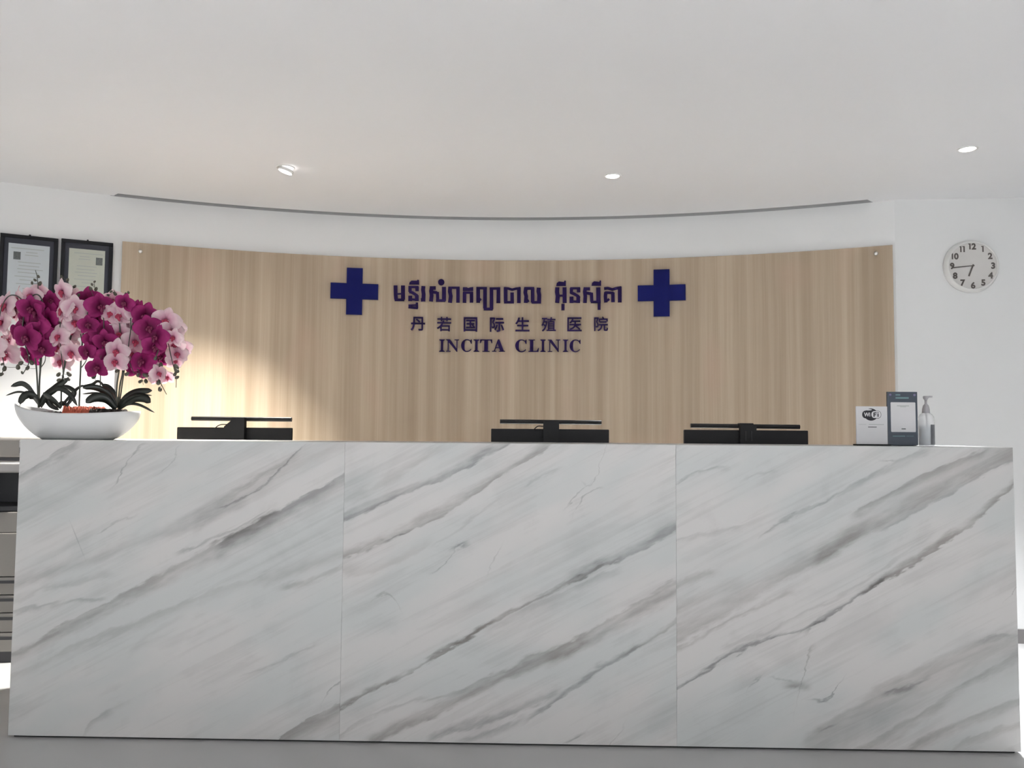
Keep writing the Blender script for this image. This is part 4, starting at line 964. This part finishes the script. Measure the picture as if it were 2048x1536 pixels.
# ------------------------------------------------------------------ office copier behind the desk at the left
cp = empty('office_copier', (-2.45, 1.055, 0), math.radians(8), 'tall grey office copier with paper drawers left of the desk', 'copier')
W2, D0, D1 = .27, -.17, .165
box('base', -W2 + .01, W2 - .01, D0 + .01, D1, 0.0, .050, M_COPIERDK, cp)
zs = [.0505, .143, .234, .318, .403]
for a, b in zip(zs, zs[1:]):
    dr = box('drawer', -W2, W2, D0, D1, a + .002, b - .002, M_COPIER, cp, .003)
    box('handle', -.07, .07, D0 - .004, D0 + .002, (a + b) / 2 + .012, (a + b) / 2 + .026, M_COPIERDK, dr, .001)
box('front_door', -W2, W2, D0, D1, .405, .609, M_COPIER, cp, .003)
box('side_tray', -W2, W2, D0 + .004, D1, .612, .708, M_COPIER, cp, .003)
bm = bmesh.new()
add_box(bm, -W2, W2, D1 - .08, D1, .709, .895); add_box(bm, -W2, -W2 + .03, D0 + .06, D1 - .08, .709, .895)
finish('tray_recess', bm, M_COPIERDK, cp)
box('output_tray', -W2 + .03, W2 - .01, D0 + .02, D1 - .08, .709, .735, M_COPIERDK, cp, .004)
box('scanner_body', -W2, W2, D0 + .004, D1, .896, .952, M_COPIERLT, cp, .004)
box('control_panel', -.16, .16, D0 - .07, D0 + .002, .905, .945, M_COPIERLT, cp, .006)
bm = bmesh.new(); add_box(bm, -W2 + .004, W2 - .004, D0 + .01, D1, .953, .968); finish('scanner_gap', bm, M_COPIERDK, cp)
lid = box('document_feeder', -W2, W2, D0, D1, .969, 1.062, M_COPIER, cp, .010)
box('feeder_slot', .05, .22, D0 - .003, D0 + .004, .990, 1.016, M_COPIERDK, lid, .002)
box('feeder_lip', .05, .22, D0 - .008, D0 + .004, 1.018, 1.050, M_COPIERLT, lid, .003)

# ------------------------------------------------------------------ downlights
def downlight(x, y, tilt, az, energy, size_deg, blend, col, label, r=.034, group='recessed downlights above the desk', soft=.03):
    t = empty('downlight', (x, y, HC), 0, label, 'downlight', group)
    bm = bmesh.new()
    lathe(bm, [(r + .012, 0.0), (r + .011, -.003), (r + .004, -.004), (r + .001, -.0005)], 40, cap=False)
    finish('trim_ring', bm, M_WHITEPL, t, True)
    bm = bmesh.new()
    lathe(bm, [(r, -.001), (r * .9, -.003), (.0001, -.004)], 40)
    lens = finish('lens', bm, M_LED, t, True)
    d = bpy.data.lights.new('downlight_beam', 'SPOT')
    d.energy = energy; d.spot_size = math.radians(size_deg); d.spot_blend = blend; d.color = col; d.shadow_soft_size = soft
    o = bpy.data.objects.new('downlight_beam', d); COL.objects.link(o); o.parent = t
    if tilt:
        # gimbal: the lens disc leans out of the ceiling towards the wall it lights
        q = Quaternion((-math.sin(az), math.cos(az), 0), -tilt)
        for v in lens.data.vertices: v.co = q @ v.co + Vector((0, 0, -.020))
        bm = bmesh.new(); lathe(bm, [(r + .003, .012), (r + .004, -.002), (r + .001, -.0035)], 40, cap=False)
        for v in bm.verts: v.co = q @ v.co + Vector((0, 0, -.020))
        finish('gimbal', bm, M_WHITEPL, t, True)
        aim = Vector((math.cos(az) * math.sin(tilt), math.sin(az) * math.sin(tilt), -math.cos(tilt)))
        o.rotation_euler = aim.to_track_quat('-Z', 'Y').to_euler()
        o.location = aim * .012 + Vector((0, 0, -.028))
    else:
        o.location = (0, 0, -.010)
    return t
WARM = (1.0, 0.97, 0.90)
SPOT_L, SPOT_C, SPOT_R = 860.0, 2750.0, 980.0
gim = downlight(-1.156, .997, math.radians(18), math.radians(189), SPOT_L, 90, 1.0, WARM, 'brightest ceiling downlight, tilted towards the wall behind the orchids')
sp = bpy.data.lights.new('downlight_spill', 'SPOT')        # the soft spill around its beam
sp.energy = 20.0; sp.spot_size = math.radians(118); sp.spot_blend = 1.0; sp.color = WARM; sp.shadow_soft_size = .03
so = bpy.data.objects.new('downlight_spill', sp); COL.objects.link(so); so.parent = gim
spa = Vector((math.cos(2.9) * math.sin(.38), math.sin(2.9) * math.sin(.38), -math.cos(.38)))
so.rotation_euler = spa.to_track_quat('-Z', 'Y').to_euler(); so.location = spa * .012 + Vector((0, 0, -.034))
downlight(.488, 1.128, 0, 0, SPOT_C, 58, .9, (.96, .98, 1), 'small ceiling downlight near the middle, above the right cross')
downlight(2.069, .733, 0, 0, SPOT_R, 62, .9, (.96, .98, 1), 'ceiling downlight at the far right, above the wall clock')
for y in (-1.7, -3.3, -4.9):  # unseen downlights added over the lobby to bounce light onto ceiling and desk
    for x in (-2.6, -.85, .9, 2.65):
        row = {-1.7: 'row nearest the desk', -3.3: 'middle row', -4.9: 'row nearest the added window'}[y]
        place = {-2.6: 'far left', -.85: 'left of centre', .9: 'right of centre', 2.65: 'far right'}[x]
        downlight(x, y, 0, 0, LOBBY_FILL_ENERGY, 62, .6, (.965, .98, 1), 'added out-of-view waiting area downlight in the %s, %s' % (row, place), group='added lobby fill downlights', soft=.06)
